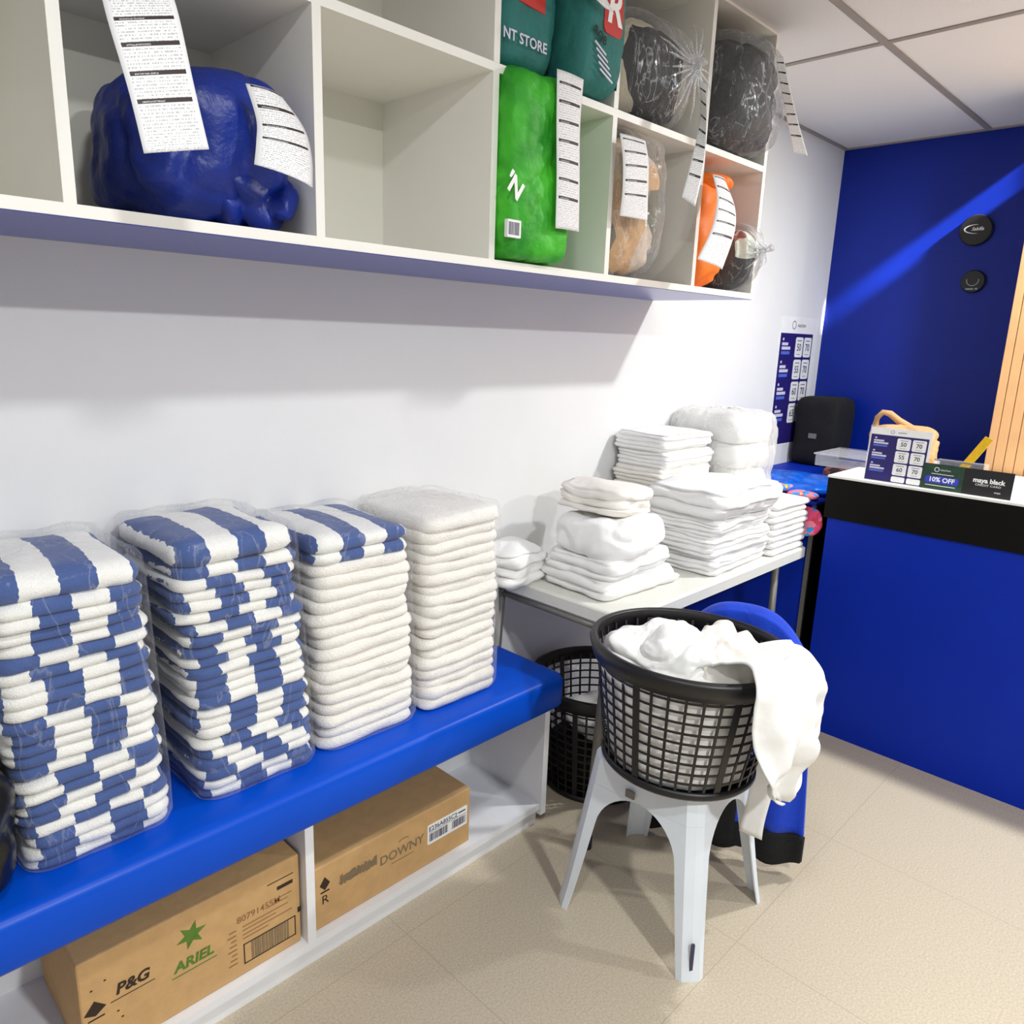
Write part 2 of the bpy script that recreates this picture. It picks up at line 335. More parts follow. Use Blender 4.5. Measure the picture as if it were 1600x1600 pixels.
def grid_solid(f, nu, nv, th, bm=None):
    """double sided sheet with real thickness. f(u,v)->Vector"""
    bm = bm or bmesh.new(); P = [[Vector(f(i/nu, j/nv)) for j in range(nv+1)] for i in range(nu+1)]
    uvl = bm.loops.layers.uv.get('uv') or bm.loops.layers.uv.new('uv')
    A = []; B = []
    for i in range(nu+1):
        ra, rb = [], []
        for j in range(nv+1):
            du = P[min(i+1, nu)][j]-P[max(i-1, 0)][j]; dv = P[i][min(j+1, nv)]-P[i][max(j-1, 0)]
            nn = du.cross(dv); nn = nn.normalized() if nn.length > 1e-9 else Vector((0, 0, 1))
            ra.append(bm.verts.new(P[i][j]+nn*th/2)); rb.append(bm.verts.new(P[i][j]-nn*th/2))
        A.append(ra); B.append(rb)
    def quad(vs, uvs):
        f_ = bm.faces.new(vs)
        for l, q in zip(f_.loops, uvs): l[uvl].uv = q
    for i in range(nu):
        for j in range(nv):
            q = [(i/nu, j/nv), ((i+1)/nu, j/nv), ((i+1)/nu, (j+1)/nv), (i/nu, (j+1)/nv)]
            quad([A[i][j], A[i+1][j], A[i+1][j+1], A[i][j+1]], q); quad([B[i][j], B[i][j+1], B[i+1][j+1], B[i+1][j]], [q[0], q[3], q[2], q[1]])
    for i in range(nu):
        for j in (0, nv): bm.faces.new((A[i][j], A[i+1][j], B[i+1][j], B[i][j]))
    for j in range(nv):
        for i in (0, nu): bm.faces.new((A[i][j], A[i][j+1], B[i][j+1], B[i][j]))
    return bm
def loft(path, secs, n=28, seed=0, amp=.0, freq=8, p=2.4):
    """path: points; secs: (half width, half thickness, width direction)"""
    path = [Vector(q) for q in path]; rings = []; sv = Vector((seed*3.1, seed, 0))
    # resample smoothly
    def cr(a, b, c, d, t): return .5*((2*b)+(c-a)*t+(2*a-5*b+4*c-d)*t*t+(3*b-a-3*c+d)*t**3)
    PP = []; SS = []
    for i in range(len(path)-1):
        i0, i3 = max(i-1, 0), min(i+2, len(path)-1)
        for k in range(7):
            t = k/7; PP.append(cr(path[i0], path[i], path[i+1], path[i3], t))
            SS.append(tuple(cr(*(Vector((secs[j][0], secs[j][1], 0)) for j in (i0, i, i+1, i3)), t))[:2] + (Vector(secs[i][2]).lerp(Vector(secs[i+1][2]), t),))
    PP.append(path[-1]); SS.append((*secs[-1][:2], Vector(secs[-1][2])))
    for i, q in enumerate(PP):
        t = PP[min(i+1, len(PP)-1)]-PP[max(i-1, 0)]; t.normalize(); wd = SS[i][2]; wd = (wd-t*wd.dot(t)).normalized(); b = t.cross(wd)
        r = []
        for k in range(n):
            a = 2*math.pi*k/n; ca, sa = math.cos(a), math.sin(a)
            e = 2/p; x = abs(ca)**e*(1 if ca > 0 else -1)*max(.002, SS[i][0]); y = abs(sa)**e*(1 if sa > 0 else -1)*max(.002, SS[i][1])
            o = wd*x+b*y; nn = noise.noise((q+o)*freq+sv)*amp+noise.noise((q+o)*freq*2.6+sv)*amp*.4
            r.append(q+o+(b*(1 if y > 0 else -1)*nn))
        rings.append(r)
    return ring_solid(rings)

class Face:
    """flat print frame on a surface: origin, right, up; z offset along normal"""
    def __init__(s, o, r, u): s.o = Vector(o); s.r = Vector(r).normalized(); s.u = Vector(u).normalized(); s.n = s.r.cross(s.u)
    def P(s, x, y, d=0): return s.o+s.r*x+s.u*y+s.n*d
    def slab(s, bm, pts, d0, d1):
        a = [bm.verts.new(s.P(x, y, d0)) for x, y in pts]; b = [bm.verts.new(s.P(x, y, d1)) for x, y in pts]; n = len(pts)
        bm.faces.new(a[::-1]); bm.faces.new(b)
        for k in range(n): bm.faces.new((a[k], a[(k+1) % n], b[(k+1) % n], b[k]))
    def rect(s, bm, x0, y0, x1, y1, d0=0, d1=.0006): s.slab(bm, [(x0, y0), (x1, y0), (x1, y1), (x0, y1)], d0, d1)
    def rr(s, bm, x0, y0, x1, y1, r, d0=0, d1=.0006):
        s.slab(bm, [(x+(x0+x1)/2, y+(y0+y1)/2) for x, y in rrect(x1-x0, y1-y0, r, 4, 1)], d0, d1)
    def ring(s, bm, cx, cy, rx, ry, t, d0=0, d1=.0008, a0=0, a1=360, n=32, tl=None):
        N = n; A = []
        for k in range(N+1):
            a = math.radians(a0+(a1-a0)*k/N); tt = t if tl is None else t*(math.sin(math.pi*k/N)*.85+.15)
            A.append(((cx+rx*math.cos(a), cy+ry*math.sin(a)), (cx+(rx-tt)*math.cos(a), cy+(ry-tt)*math.sin(a))))
        for (p0, q0), (p1, q1) in zip(A, A[1:]): s.slab(bm, [q0, p0, p1, q1], d0, d1)
    def text(s, bm, t, x, y, size, align='CENTER', d=.0004, bold=0, sx=1, shear=0, rot=0):
        cu = bpy.data.curves.new('t', 'FONT'); cu.body = t; cu.size = size; cu.align_x = align; cu.align_y = 'CENTER'; cu.offset = bold; cu.resolution_u = 3; cu.shear = shear
        o = bpy.data.objects.new('t', cu); C.objects.link(o); bpy.context.view_layer.update()
        me = bpy.data.meshes.new_from_object(o.evaluated_get(bpy.context.evaluated_depsgraph_get()))
        ca, sa = math.cos(rot), math.sin(rot)
        vs = [bm.verts.new(s.P(x+(v.co.x*sx)*ca-v.co.y*sa, y+(v.co.x*sx)*sa+v.co.y*ca, d)) for v in me.vertices]
        for p in me.polygons:
            try: bm.faces.new([vs[i] for i in p.vertices])
            except ValueError: pass
        bpy.data.objects.remove(o); bpy.data.curves.remove(cu); bpy.data.meshes.remove(me)
def flat(name, bm, mt, parent):   # prints: keep orientation
    me = bpy.data.meshes.new(name); bm.to_mesh(me); bm.free(); me.materials.append(mt)
    o = bpy.data.objects.new(name, me); C.objects.link(o); o.parent = parent; return o

# ------------------------------------------------------------------ room
struct('floor', bx(-2.6, -2.8, -.05, WX+.1, WY+.1, 0), M_floor)
struct('ceiling', bx(-2.6, -2.8, H, WX+.1, WY+.1, H+.05), M_ceil)
struct('wall_left', bx(-2.6, WY, 0, WX, WY+.1, H), M_wall)
struct('wall_back', bx(WX, -2.8, 0, WX+.1, WY+.1, H), M_blue)
k = 1
for x in (2.75, 1.53, .31, -.91):
    bm = bx(x-.012, -2.8, H-.004, x+.012, 1.2 if x < 2.5 else WY, H); struct('trim_%d' % k, bm, M_grid); k += 1
for y in (1.066, .456, -.154, -.764, -1.374, -1.984):
    struct('trim_%d' % k, bx(-2.6, y-.012, H-.0045, WX, y+.012, H-.0002), M_grid); k += 1
struct('trim_%d' % k, bx(2.5, WY-.02, H-.006, WX, WY, H-.0002), M_grid); k += 1
struct('trim_%d' % k, bx(WX-.02, -2.8, H-.006, WX, WY-.02, H-.0002), M_grid)

# ------------------------------------------------------------------ cubby shelf on the wall
SY = 1.295; SB = 1.646; T = .018
sh = thing('cubby_shelf', 'long white wall-mounted cubby shelf holding customers laundry bags above the bench', 'shelf', (1.0, WY, SB))
def W2(par, name, bm, mt, **k):    # mesh built in world coordinates, parented to an unrotated empty
    for v in bm.verts: v.co -= Vector(par.location)
    return obj(name, bm, mt, par, **k)
x0s, x1s = -1.3, 2.48
bt = W2(sh, 'bottom_board', bx(x0s, SY, SB+.0015, x1s, WY-.001, SB+T+.002), M_shelf)
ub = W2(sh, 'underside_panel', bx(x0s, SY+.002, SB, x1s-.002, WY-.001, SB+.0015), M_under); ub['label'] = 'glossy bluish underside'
W2(sh, 'back_panel', bx(x0s, WY-.006, SB+T+.002, x1s, WY-.001, H-.004), M_shelf_in)
W2(sh, 'middle_board', bx(x0s, SY+.001, 2.050, x1s-T, WY-.006, 2.068), M_shelf)
W2(sh, 'top_board', bx(x0s, SY, 2.452, x1s, WY-.006, 2.4595), M_shelf)
for x in (-.89, -.47, -.046, .373, .792, 1.231, 1.653, 2.083):
    for z0, z1 in ((SB+T+.002, 2.05), (2.068, 2.452)):
        W2(sh, 'divider', bx(x, SY, z0, x+T, WY-.006, z1), M_shelf)
W2(sh, 'end_panel', bx(x1s-T, SY, SB+T+.002, x1s, WY-.006, 2.452), M_shelf)
ZF = SB+T+.003; ZM = 2.069      # floor heights of the two rows

# ------------------------------------------------------------------ bench
bn = thing('storage_bench', 'long bench with glossy blue padded top and white open compartments under it', 'bench', (.8, 1.5, 0))
P = rrect(2.6, .40, .012, 4, 4)
rings = []
for z, off in ((.437, -.012), (.44, -.004), (.448, 0), (.52, 0), (.533, -.006), (.538, -.016), (.54, -.03)):
    rings.append([(x*(1+off/1.3), y*(1+off/.2), z) for x, y in rrect(2.6, .40, .03, 5, 8)])
bm = ring_solid(rings)
for v in bm.verts: v.co += Vector((1.598-1.3, 1.50-.001, 0))
W2(bn, 'seat_slab', bm, M_bench, smooth=True)
W2(bn, 'kick_board', bx(-1, 1.385, 0, 1.585, 1.40, .06), M_white)
W2(bn, 'bottom_board', bx(-1, 1.365, .06, 1.582, 1.695, .08), M_white)
W2(bn, 'back_panel', bx(-1, 1.688, .08, 1.582, 1.698, .437), M_white)
for x in (-.86, -.03, .768): W2(bn, 'divider', bx(x, 1.365, .08, x+.022, 1.688, .437), M_white)
W2(bn, 'end_panel', bx(1.582, 1.362, .04, 1.604, 1.698, .437), M_white)

# ------------------------------------------------------------------ cardboard cartons
b1 = thing('cardboard_carton', 'brown carton printed with a green flower logo under the left part of the bench', 'box', (.5, 1.53, .081))
W2(b1, 'carton_body', bx(.295, 1.385, .081, .762, 1.675, .318), M_card, bevel=.004)
W2(b1, 'tape', bx(.30, 1.52, .3181, .755, 1.57, .3186), M_cardtape)
F = Face((.27, 1.3848, .070), (1, 0, 0), (0, 0, 1))
def wp(par, name, bm, mt):
    for v in bm.verts: v.co -= Vector(par.location)
    return flat(name, bm, mt, par)
bm = bmesh.new()
F.text(bm, 'P&G', .120, .150, .034, bold=.0012, shear=.2)
F.rect(bm, .078, .128, .162, .1295)
F.slab(bm, [(.03, .128), (.05, .118), (.07, .131), (.05, .152)], 0, .0006)
F.rect(bm, .036, .110, .066, .113)
for x, y in ((.07, .185), (.045, .176), (.088, .1), (.095, .082)): F.rect(bm, x, y, x+.004, y+.003)
wp(b1, 'printed_mark', bm, M_ink)
bm = bmesh.new(); cx, cy = .24, .185
for i in range(6):
    a = math.radians(60*i+12); a2 = a+math.radians(30); a0 = a-math.radians(30)
    F.slab(bm, [(cx, cy), (cx+.014*math.cos(a0), cy+.014*math.sin(a0)), (cx+.032*math.cos(a), cy+.032*math.sin(a)), (cx+.014*math.cos(a2), cy+.014*math.sin(a2))], 0, .0006)
F.text(bm, 'ARIEL', .242, .123, .033, bold=.0012, shear=.15); F.rect(bm, .195, .101, .29, .103)
wp(b1, 'green_logo', bm, M_inkgreen)
bm = bmesh.new()
for a in ((.35, .038, .478, .0405), (.35, .088, .478, .0905), (.35, .038, .3525, .0905), (.4755, .038, .478, .0905)): F.rect(bm, *a)
F.rect(bm, .412, .206, .476, .208); F.rect(bm, .435, .182, .474, .191)
F.rect(bm, .484, .094, .493, .108)
wp(b1, 'barcode_frame', bm, M_ink)
bm = bmesh.new(); rn = random.Random(3); x = .368
while x < .458:
    ww = rn.choice((.0015, .003, .005)); F.rect(bm, x, .041, x+ww, .088, 0, .0005); x += ww+rn.choice((.0012, .002))
wp(b1, 'barcode', bm, M_inkgrey)
bm = bmesh.new()
F.text(bm, '80791455M', .39, .157, .022, bold=.0003)
for i, (x, y, l) in enumerate(((.35, .135, .11), (.35, .125, .08), (.35, .114, .12), (.35, .104, .06), (.41, .150, .05), (.43, .160, .04))): F.rect(bm, x, y, x+l, y+.0022)
for i in range(8): F.rect(bm, .315+.004*(i % 3), .05+i*.012, .335, .053+i*.012)
wp(b1, 'faint_lettering', bm, M_inkfaint)

b2 = thing('cardboard_carton', 'brown carton with a white barcode sticker under the right part of the bench', 'box', (1.05, 1.53, .081))
W2(b2, 'carton_body', bx(.80, 1.385, .081, 1.30, 1.675, .252), M_card, bevel=.004)
F = Face((.80, 1.3848, .081), (1, 0, 0), (0, 0, 1))
bm = bmesh.new()
F.slab(bm, [(.014, .118), (.028, .102), (.042, .118), (.028, .138)], 0, .0006); F.rect(bm, .016, .096, .04, .1)
F.text(bm, 'R', .028, .075, .034, rot=0)
wp(b2, 'printed_mark', bm, M_ink)
bm = bmesh.new(); F.text(bm, 'DOWNY', .26, .092, .036, bold=.0006); F.rect(bm, .225, .068, .298, .0695); F.ring(bm, .265, .118, .018, .009, .002, a0=20, a1=160)
wp(b2, 'faint_lettering', bm, M_inkgrey)
bm = bmesh.new()
for i in range(26):
    F.rect(bm, .07+i*.0042, .092+rn.uniform(-.003, .003), .073+i*.0042+.0012, .116+rn.uniform(-.004, .004), 0, .0005)
F.rect(bm, .066, .098, .18, .1005)
wp(b2, 'ink_stamp', bm, M_inkgrey)
bm = bmesh.new(); F.rr(bm, .345, .062, .488, .122, .004, 0, .0006); wp(b2, 'sticker', bm, M_paper)
bm = bmesh.new(); F.text(bm, 'E236A855C2', .40, .108, .019, bold=.0003, d=.001); F.rect(bm, .35, .098, .485, .0992, .0006, .001)
x = .352
while x < .482:
    ww = rn.choice((.001, .002, .004)); 
    if not .418 < x < .428: F.rect(bm, x, .07, x+ww, .094, .0006, .001)
    x += ww+rn.choice((.0012, .002))
F.rect(bm, .455, .108, .482, .112, .0006, .001)
wp(b2, 'barcode', bm, M_print_d)

# ------------------------------------------------------------------ towel stacks
BT = .5405
ORD = 'topmost second third fourth fifth sixth seventh eighth ninth tenth eleventh twelfth thirteenth fourteenth fifteenth sixteenth seventeenth eighteenth nineteenth twentieth twenty-first twenty-second twenty-third twenty-fourth'.split()
def stack(x0, x1, y0, y1, spec, lean, where, top, seedb):
    """spec: list bottom->top of (kind, thickness)"""
    w_, d_ = x1-x0, y1-y0; cx, cy = (x0+x1)/2, (y0+y1)/2; z = BT; n = len(spec); rn = random.Random(seedb)
    total = sum(t for _, t in spec); protos = {}; prev = None
    for i, (kd, t) in enumerate(spec):
        key = (kd, round(t, 4))
        if key not in protos: protos[key] = []
        pr = protos[key]
        if len(pr) < 6:
            o = obj('folded_towel', layered(w_-.008, d_-.01, t*1.1, 1, .035, seedb*20+len(pr)+len(protos)*7, .007, .004, .002 if t < .035 else .012, 1.15 if kd == 's' else .8), M_stripe if kd == 's' else M_terry, smooth=True); pr.append(o)
        else: o = pr[rn.randrange(6)].copy(); C.objects.link(o)
        f = (z-BT)/total
        o.location = (cx+lean*f+rn.uniform(-.005, .005), cy+rn.uniform(-.005, .005), z); o.rotation_euler = (0, .022*math.sin(i*.55+seedb*2)*min(1, i/4), rn.uniform(-.02, .02))
        if kd == 's':
            base = rn.choice((0, .5)) if (prev is None or rn.random() < .55) else prev
            prev = base; o['phase'] = float(base+rn.uniform(-.13, .13))
        k = n-1-i
        kind = 'blue-and-white striped towel' if kd == 's' else 'cream white towel'
        if k == 0: lb = 'folded %s, topmost of %s' % (kind, where)
        elif i == 0: lb = 'folded %s, lowest of %s' % (kind, where)
        else: lb = 'folded %s, %s from the top in %s' % (kind, ORD[k], where)
        tag(o, lb, 'towel', 'folded towels on the blue bench')
        z += t
    # clear film round the stack
    fl = []
    for zz, off in ((BT+.004, -.002), (BT+.02, .006), (BT+total*.2, .0075), (BT+total*.4, .008), (BT+total*.6, .0075), (BT+total*.8, .008), (BT+total*.93, .009), (BT+total+.004, .006), (BT+total+.014, -.004), (BT+total+.018, -.03), (BT+total+.019, -.07), (BT+total+.02, -.11)):
        f = (zz-BT)/total
        r = []
        for x, y in rrect(w_, d_, .045, 6, 12):
            l = math.hypot(x, y); s = (l+off)/l; nn = noise.noise(Vector((x*14+seedb, y*14, zz*9)))*.0035
            r.append((cx+lean*min(1, f)+x*s+x/l*nn, cy+y*s+y/l*nn, zz+(noise.noise(Vector((x*18, y*18+seedb, 1)))*.007 if off < 0 and f > .5 else 0)))
        fl.append(r)
    o = obj('plastic_wrap', ring_solid(fl), M_film, smooth=True)
    tag(o, 'clear plastic wrap around %s' % where, 'plastic wrap', 'clear wraps around the towel stacks')
    return z
def spec(s, n, t, top=None): return [(s, t)]*n
stack(.238, .497, 1.372, 1.688, spec('s', 22, .0226)+[('s', .044)], -.02, 'the leftmost stack', 1, 1)
stack(.553, .820, 1.374, 1.688, spec('s', 22, .0228)+[('s', .050)], -.035, 'the second stack from left', 1, 2)
stack(.838, 1.112, 1.376, 1.688, [('w', .0280)]*16+[('s', .026), ('s', .038)], -.02, 'the mostly white third stack', 1, 3)
stack(1.132, 1.398, 1.376, 1.688, [('w', .0280)]*17+[('w', .038)], -.004, 'the all-white stack at right end', 1, 4)
tag(obj('garbage_bag', blob(.24, .33, .27, 3.6, 20, 5, .02, 7, .01), M_garb, smooth=True, loc=(.118, 1.478, BT)), 'black plastic bag at the left edge, on the bench beside striped towels', 'bag')

# ------------------------------------------------------------------ folding table
TZ = .74
tb = thing('folding_table', 'white plastic folding table against the wall, piled with white linen', 'table', (2.25, 1.42, 0))
rg = []
for z, off in ((TZ-.042, -.012), (TZ-.04, 0), (TZ-.006, 0), (TZ-.002, -.004), (TZ, -.01)):
    rg.append([(x*(1+off/.6), y*(1+off/.27), z) for x, y in rrect(1.20, .55, .035, 6, 6)])
bm = ring_solid(rg)
for v in bm.verts: v.co += Vector((2.255, 1.422, 0))
W2(tb, 'tabletop', bm, M_table, smooth=False, bevel=0)
for x in (1.658, 2.70):
    for y in (1.20, 1.64):
        fx = x-.045 if x < 2 else x+.03
        W2(tb, 'leg', tube(bmesh.new(), [(x, y, TZ-.043), (fx, y, .03)], .0135, 10), M_steel, smooth=True)
        W2(tb, 'foot_cap', tube(bmesh.new(), [(fx, y, .04), (fx, y, .0)], .0165, 10), M_black, smooth=True)
    W2(tb, 'crossbar', tube(bmesh.new(), [(x, 1.20, .684), (x, 1.64, .684)], .010, 8), M_steel, smooth=True)

# ------------------------------------------------------------------ linen on the table
def cloth(name, bm, mt, loc, rz, label, cat, grp=None, rx=0, ry=0):
    o = obj(name, bm, mt, smooth=True, loc=loc); o.rotation_euler = (rx, ry, rz); return tag(o, label, cat, grp)
cloth('folded_sheet', layered(.22, .17, .10, 3, .05, 31, .016, .01, .03, 1, .6), M_linen, (1.66, 1.60, TZ+.001), .15, 'small soft folded white cloth at the left end of the table', 'linen')
gA = 'front left pile of linen on the table'
cloth('folded_sheet', layered(.38, .28, .055, 2, .04, 41, .012, .010, .01, 1, .8), M_linen, (1.90, 1.385, TZ+.001), -.06, 'folded white sheet at the bottom of the front left pile', 'linen', gA)
cloth('folded_sheet', layered(.345, .27, .05, 2, .04, 43, .014, .012, .012, 1, .8), M_linen, (1.895, 1.39, TZ+.056), .05, 'crumpled white sheet under the puffy duvet in the front left pile', 'linen', gA)
cloth('duvet', blob(.355, .28, .125, 3.9, 34, 9, .018, 6, .010, 9, fine=.002, taper=.10), M_linen, (1.895, 1.395, TZ+.104), .0, 'puffy white folded duvet in the middle of the front left pile', 'duvet', gA)
cloth('folded_blanket', layered(.27, .24, .07, 3, .06, 48, .018, .014, .02, 1, .4), M_linencream, (1.91, 1.45, TZ+.226), .15, 'loosely rolled cream white cloth on top of the puffy duvet', 'linen', gA, rx=.05, ry=.10)
gB = 'thick folded linen in the tall middle pile'
z = TZ+.001
for i, (h_, wd) in enumerate(((.062, .40), (.066, .405), (.062, .40))):
    cloth('folded_sheet', layered(wd, .285, h_, 4, .028, 51+i, .010, .008, .008, 1.1, .95), M_linen, (2.365+.010*(-1)**i, 1.318, z), .03*(-1)**i,
          'thick folded white sheet, %s the tall middle pile' % ('lowest in', 'second from bottom in', 'just under the puffy top of')[i], 'linen', gB); z += h_+.001
cloth('folded_duvet', layered(.43, .32, .085, 2, .05, 12, .016, .010, .022, 1, .9), M_linen, (2.37, 1.312, z), -.03, 'smooth puffy white duvet on top of the tall middle pile', 'duvet', gB)
z = TZ+.001
for i in range(8):
    h_ = .0235
    cloth('folded_pillowcase', layered(.27+.008*((i*7) % 3), .165, h_*1.05, 1, .02, 70+i, .006, .004, .001, 1.2), M_linen, (2.70+.006*((i*5) % 3), 1.242, z), .02*((i*3) % 3-1),
          'thin folded white pillowcase, %s in the stack at the table right end' % ('lowest', 'second from bottom', 'third from bottom', 'fourth from bottom', 'fourth from top', 'third from top', 'second from top', 'topmost')[i], 'linen', 'thin folded pillowcases at the table end'); z += h_+.0006
z = TZ+.001
for i in range(7):
    h_ = .061
    cloth('folded_sheet', layered(.33+.01*((i*5) % 3)/2, .225, h_, 4, .022, 90+i, .006, .007, .004, 1, .9), M_linen if i > 4 else M_linencream, (2.43+.008*((i*7) % 3), 1.572, z), .015*((i*3) % 3-1),
          'folded white sheet, %s in the stack against the wall' % (ORD[6-i]+(' from top' if i < 6 else '') if i else 'lowest'), 'linen', 'folded sheets stacked against the wall'); z += h_+.0006
pk = thing('wrapped_towel_pack', 'big milky plastic-wrapped pack of white towels by the wall', 'pack', (2.765, 1.515, TZ+.001), -.12)
z = 0
for i in range(5):
    obj('towel_layer', layered(.26, .335, .095, 1, .06, 120+i, .010, .004, .004, .6), M_linen, pk, smooth=True, loc=(.004*((i*3) % 3-1), 0, z)); z += .0955
obj('plastic_film', blob(.29, .36, .51, 7, 34, 21, .010, 9, .006, 12, fine=.002), M_pack, pk, smooth=True)
bm = bmesh.new()
for a in range(9):
    t = a/8*math.pi*2; tube(bm, [(0, -.02, .505), (.03*math.cos(t), -.02+.03*math.sin(t), .512), (.08*math.cos(t), -.02+.10*math.sin(t), .500)], [.006, .004, .002], 6)
obj('film_gather', bm, M_pack, pk, smooth=True)

# ------------------------------------------------------------------ stool
SX, SYY, SRZ = 1.595, .925, math.radians(4)
st = thing('plastic_stool', 'white plastic stool with arched sides holding the black laundry basket', 'stool', (SX, SYY, 0), SRZ)
ZT = .455
def hs(z): return .212-(.212-.155)*(z/ZT)**.9
CH = .032
def fl_(z):
    s = hs(z)-CH
    if z <= .27: return .016+.012*z/.27
    if z >= .375: return s
    u = (z-.27)/.105; f0 = .028
    return s-(s-f0)*math.sqrt(max(0, 1-u*u))
zs = [0, .06, .12, .18, .24, .27, .29, .31, .325, .34, .352, .362, .369, .373, .375]
for qx, qy in ((1, 1), (-1, 1), (-1, -1), (1, -1)):
    bm = bmesh.new(); rows = []
    for z in zs:
        s = hs(z); f = fl_(z); c = CH
        pts = [(s-c-f, s), (s-c-f*.5, s), (s-c, s), (s-c*.5, s-c*.5+.003), (s, s-c), (s, s-c-f*.5), (s, s-c-f)]
        inn = [(x-.006*(1 if x > s-c-f*1.01 else 1), y-.006) for x, y in pts]
        out_ = [Vector((x*qx, y*qy, z)) for x, y in pts]; th = .004
        in_ = [Vector(((x-th if i > 3 else x)*qx, (y-th if i < 3 else y)*qy, z)) if i != 3 else Vector(((x-th*.7)*qx, (y-th*.7)*qy, z)) for i, (x, y) in enumerate(pts)]
        rows.append(out_+in_[::-1])
    ring_solid(rows, bm=bm)
    obj('leg', bm, M_stool, st, smooth=False)
rg = []
def oct_(s, c=CH): return [(s-c, s), (s-c*.5, s-c*.5+.003), (s, s-c), (s, 0), (s, -s+c), (s-c*.5, -s+c*.5-.003), (s-c, -s), (0, -s), (-s+c, -s), (-s+c*.5, -s+c*.5-.003), (-s, -s+c), (-s, 0), (-s, s-c), (-s+c*.5, s-c*.5+.003), (-s+c, s), (0, s)]
rings = [[(x, y, z) for x, y in oct_(hs(z)-.004)] for z in (ZT-.012, .376)]+[[(x, y, z) for x, y in oct_(hs(z))] for z in (.3755, .40, .43, .444)]
rings += [[(x*q, y*q, z) for x, y in oct_(hs(ZT))] for q, z in ((.985, .451), (.95, .455), (.86, .456), (.84, .4535), (.5, .4535), (.05, .4535))]
obj('seat', ring_solid(rings), M_stool, st)
obj('drain_hole', bx(-.158+.0, .02, .385, -.154, .045, .405), M_steel, st, loc=(-.0135, -.01, 0))
obj('leg_slot', bx(-.004, -.003, .02, .004, .003, .10), M_print_d, st, loc=(-.191, -.191, 0)).rotation_euler = (0, 0, math.radians(-45))

# ------------------------------------------------------------------ baskets
def basket(name, label, loc, r0, r1, h, tilt=(0, 0), nb=36, nr=10, thick=6, rz=0):
    t = thing(name, label, 'basket', loc, rz); t.rotation_euler = (tilt[0], tilt[1], rz)
    def R(z): return r0+(r1-r0)*(z/h)
    def band(zs_, offs, n=64):
        return ring_solid([[( (R(z)+o)*math.cos(2*math.pi*k/n), (R(z)+o)*math.sin(2*math.pi*k/n), z) for k in range(n)] for z, o in zip(zs_, offs)], cap=False)
    def closed_band(zs_, offs, n=64):
        bm = bmesh.new(); rr = [[bm.verts.new(((R(z)+o)*math.cos(2*math.pi*k/n), (R(z)+o)*math.sin(2*math.pi*k/n), z)) for k in range(n)] for z, o in zip(zs_, offs)]
        for A, B in zip(rr, rr[1:]+rr[:1]):
            for k in range(n): bm.faces.new((A[k], A[(k+1) % n], B[(k+1) % n], B[k]))
        return bm
    obj('rim', closed_band([h, h+.005, h+.003, h-.007, h-.044, h-.044, h-.008], [-.004, .002, .013, .018, .012, .006, .002]), M_black, t, smooth=True)
    obj('foot_ring', closed_band([0, 0, .006, .020, .020, .004], [-.012, .004, .008, .004, -.001, -.012]), M_black, t, smooth=True)
    obj('base', ring_solid([[(q*math.cos(2*math.pi*k/48), q*math.sin(2*math.pi*k/48), z) for k in range(48)] for q, z in ((r0-.01, .004), (r0-.01, .008))]), M_black, t)
    bm = bmesh.new()
    for k in range(nb):
        a = 2*math.pi*k/nb; wd = .0085 if k % thick == 0 else .0032; u = Vector((math.cos(a), math.sin(a), 0)); tt = Vector((-math.sin(a), math.cos(a), 0))
        A, B = u*R(.012)+Vector((0, 0, .012)), u*R(h-.02)+Vector((0, 0, h-.02)); d = .0016
        vs = [[bm.verts.new(p+tt*sx*wd+u*sy*d) for sx, sy in ((-1, -1), (1, -1), (1, 1), (-1, 1))] for p in (A, B)]
        for q in range(4): bm.faces.new((vs[0][q], vs[0][(q+1) % 4], vs[1][(q+1) % 4], vs[1][q]))
        bm.faces.new(vs[0][::-1]); bm.faces.new(vs[1])
    obj('vertical_bars', bm, M_black, t)
    bm = bmesh.new()
    for i in range(1, nr):
        z = .012+(h-.045)*i/nr+.004; n = 56
        rr = [[bm.verts.new(((R(z)+o)*math.cos(2*math.pi*k/n), (R(z)+o)*math.sin(2*math.pi*k/n), z+dz)) for k in range(n)] for o, dz in ((-.0015, -.0026), (.0015, -.0026), (.0015, .0026), (-.0015, .0026))]
        for A, B in zip(rr, rr[1:]+rr[:1]):
            for k in range(n): bm.faces.new((A[k], A[(k+1) % n], B[(k+1) % n], B[k]))
    obj('horizontal_rings', bm, M_black, t, smooth=False)
    return t
BX, BY, BZ = 1.565, .895, .4575
bk = basket('laundry_basket', 'round black lattice laundry basket full of white linen, standing on the white stool', (BX, BY, BZ), .186, .236, .315, tilt=(math.radians(1.0), math.radians(2.0)))
# laundry inside
def inb(x, y, z): return (BX+x, BY+y, BZ+z)
def roundpile(r0, r1, h, amp, seed, dome=.05):
    rings = []; sv = Vector((seed, seed*2.2, 0)); n = 72
    prof = [(r0*.5, 0), (r0*.9, 0), (r0, .012)]+[(r0+(r1-r0)*k/10, .012+(h-.012)*k/10) for k in range(1, 11)]+[(r1*q, h+dome*(1-q*q)) for q in (.93, .82, .68, .5, .3, .1)]
    for r, z in prof:
        ring = []
        for k in range(n):
            a = 2*math.pi*k/n; p = Vector((r*math.cos(a), r*math.sin(a), z)); d = Vector((math.cos(a), math.sin(a), 0)) if z < h-.001 else Vector((0, 0, 1))
            nn = -abs(noise.noise(p*9+sv))*amp*1.5-abs(noise.noise(p*22+sv))*amp*.5
            if z < .01: nn = 0
            ring.append(p+d*nn)
        rings.append(ring)
    return ring_solid(rings)
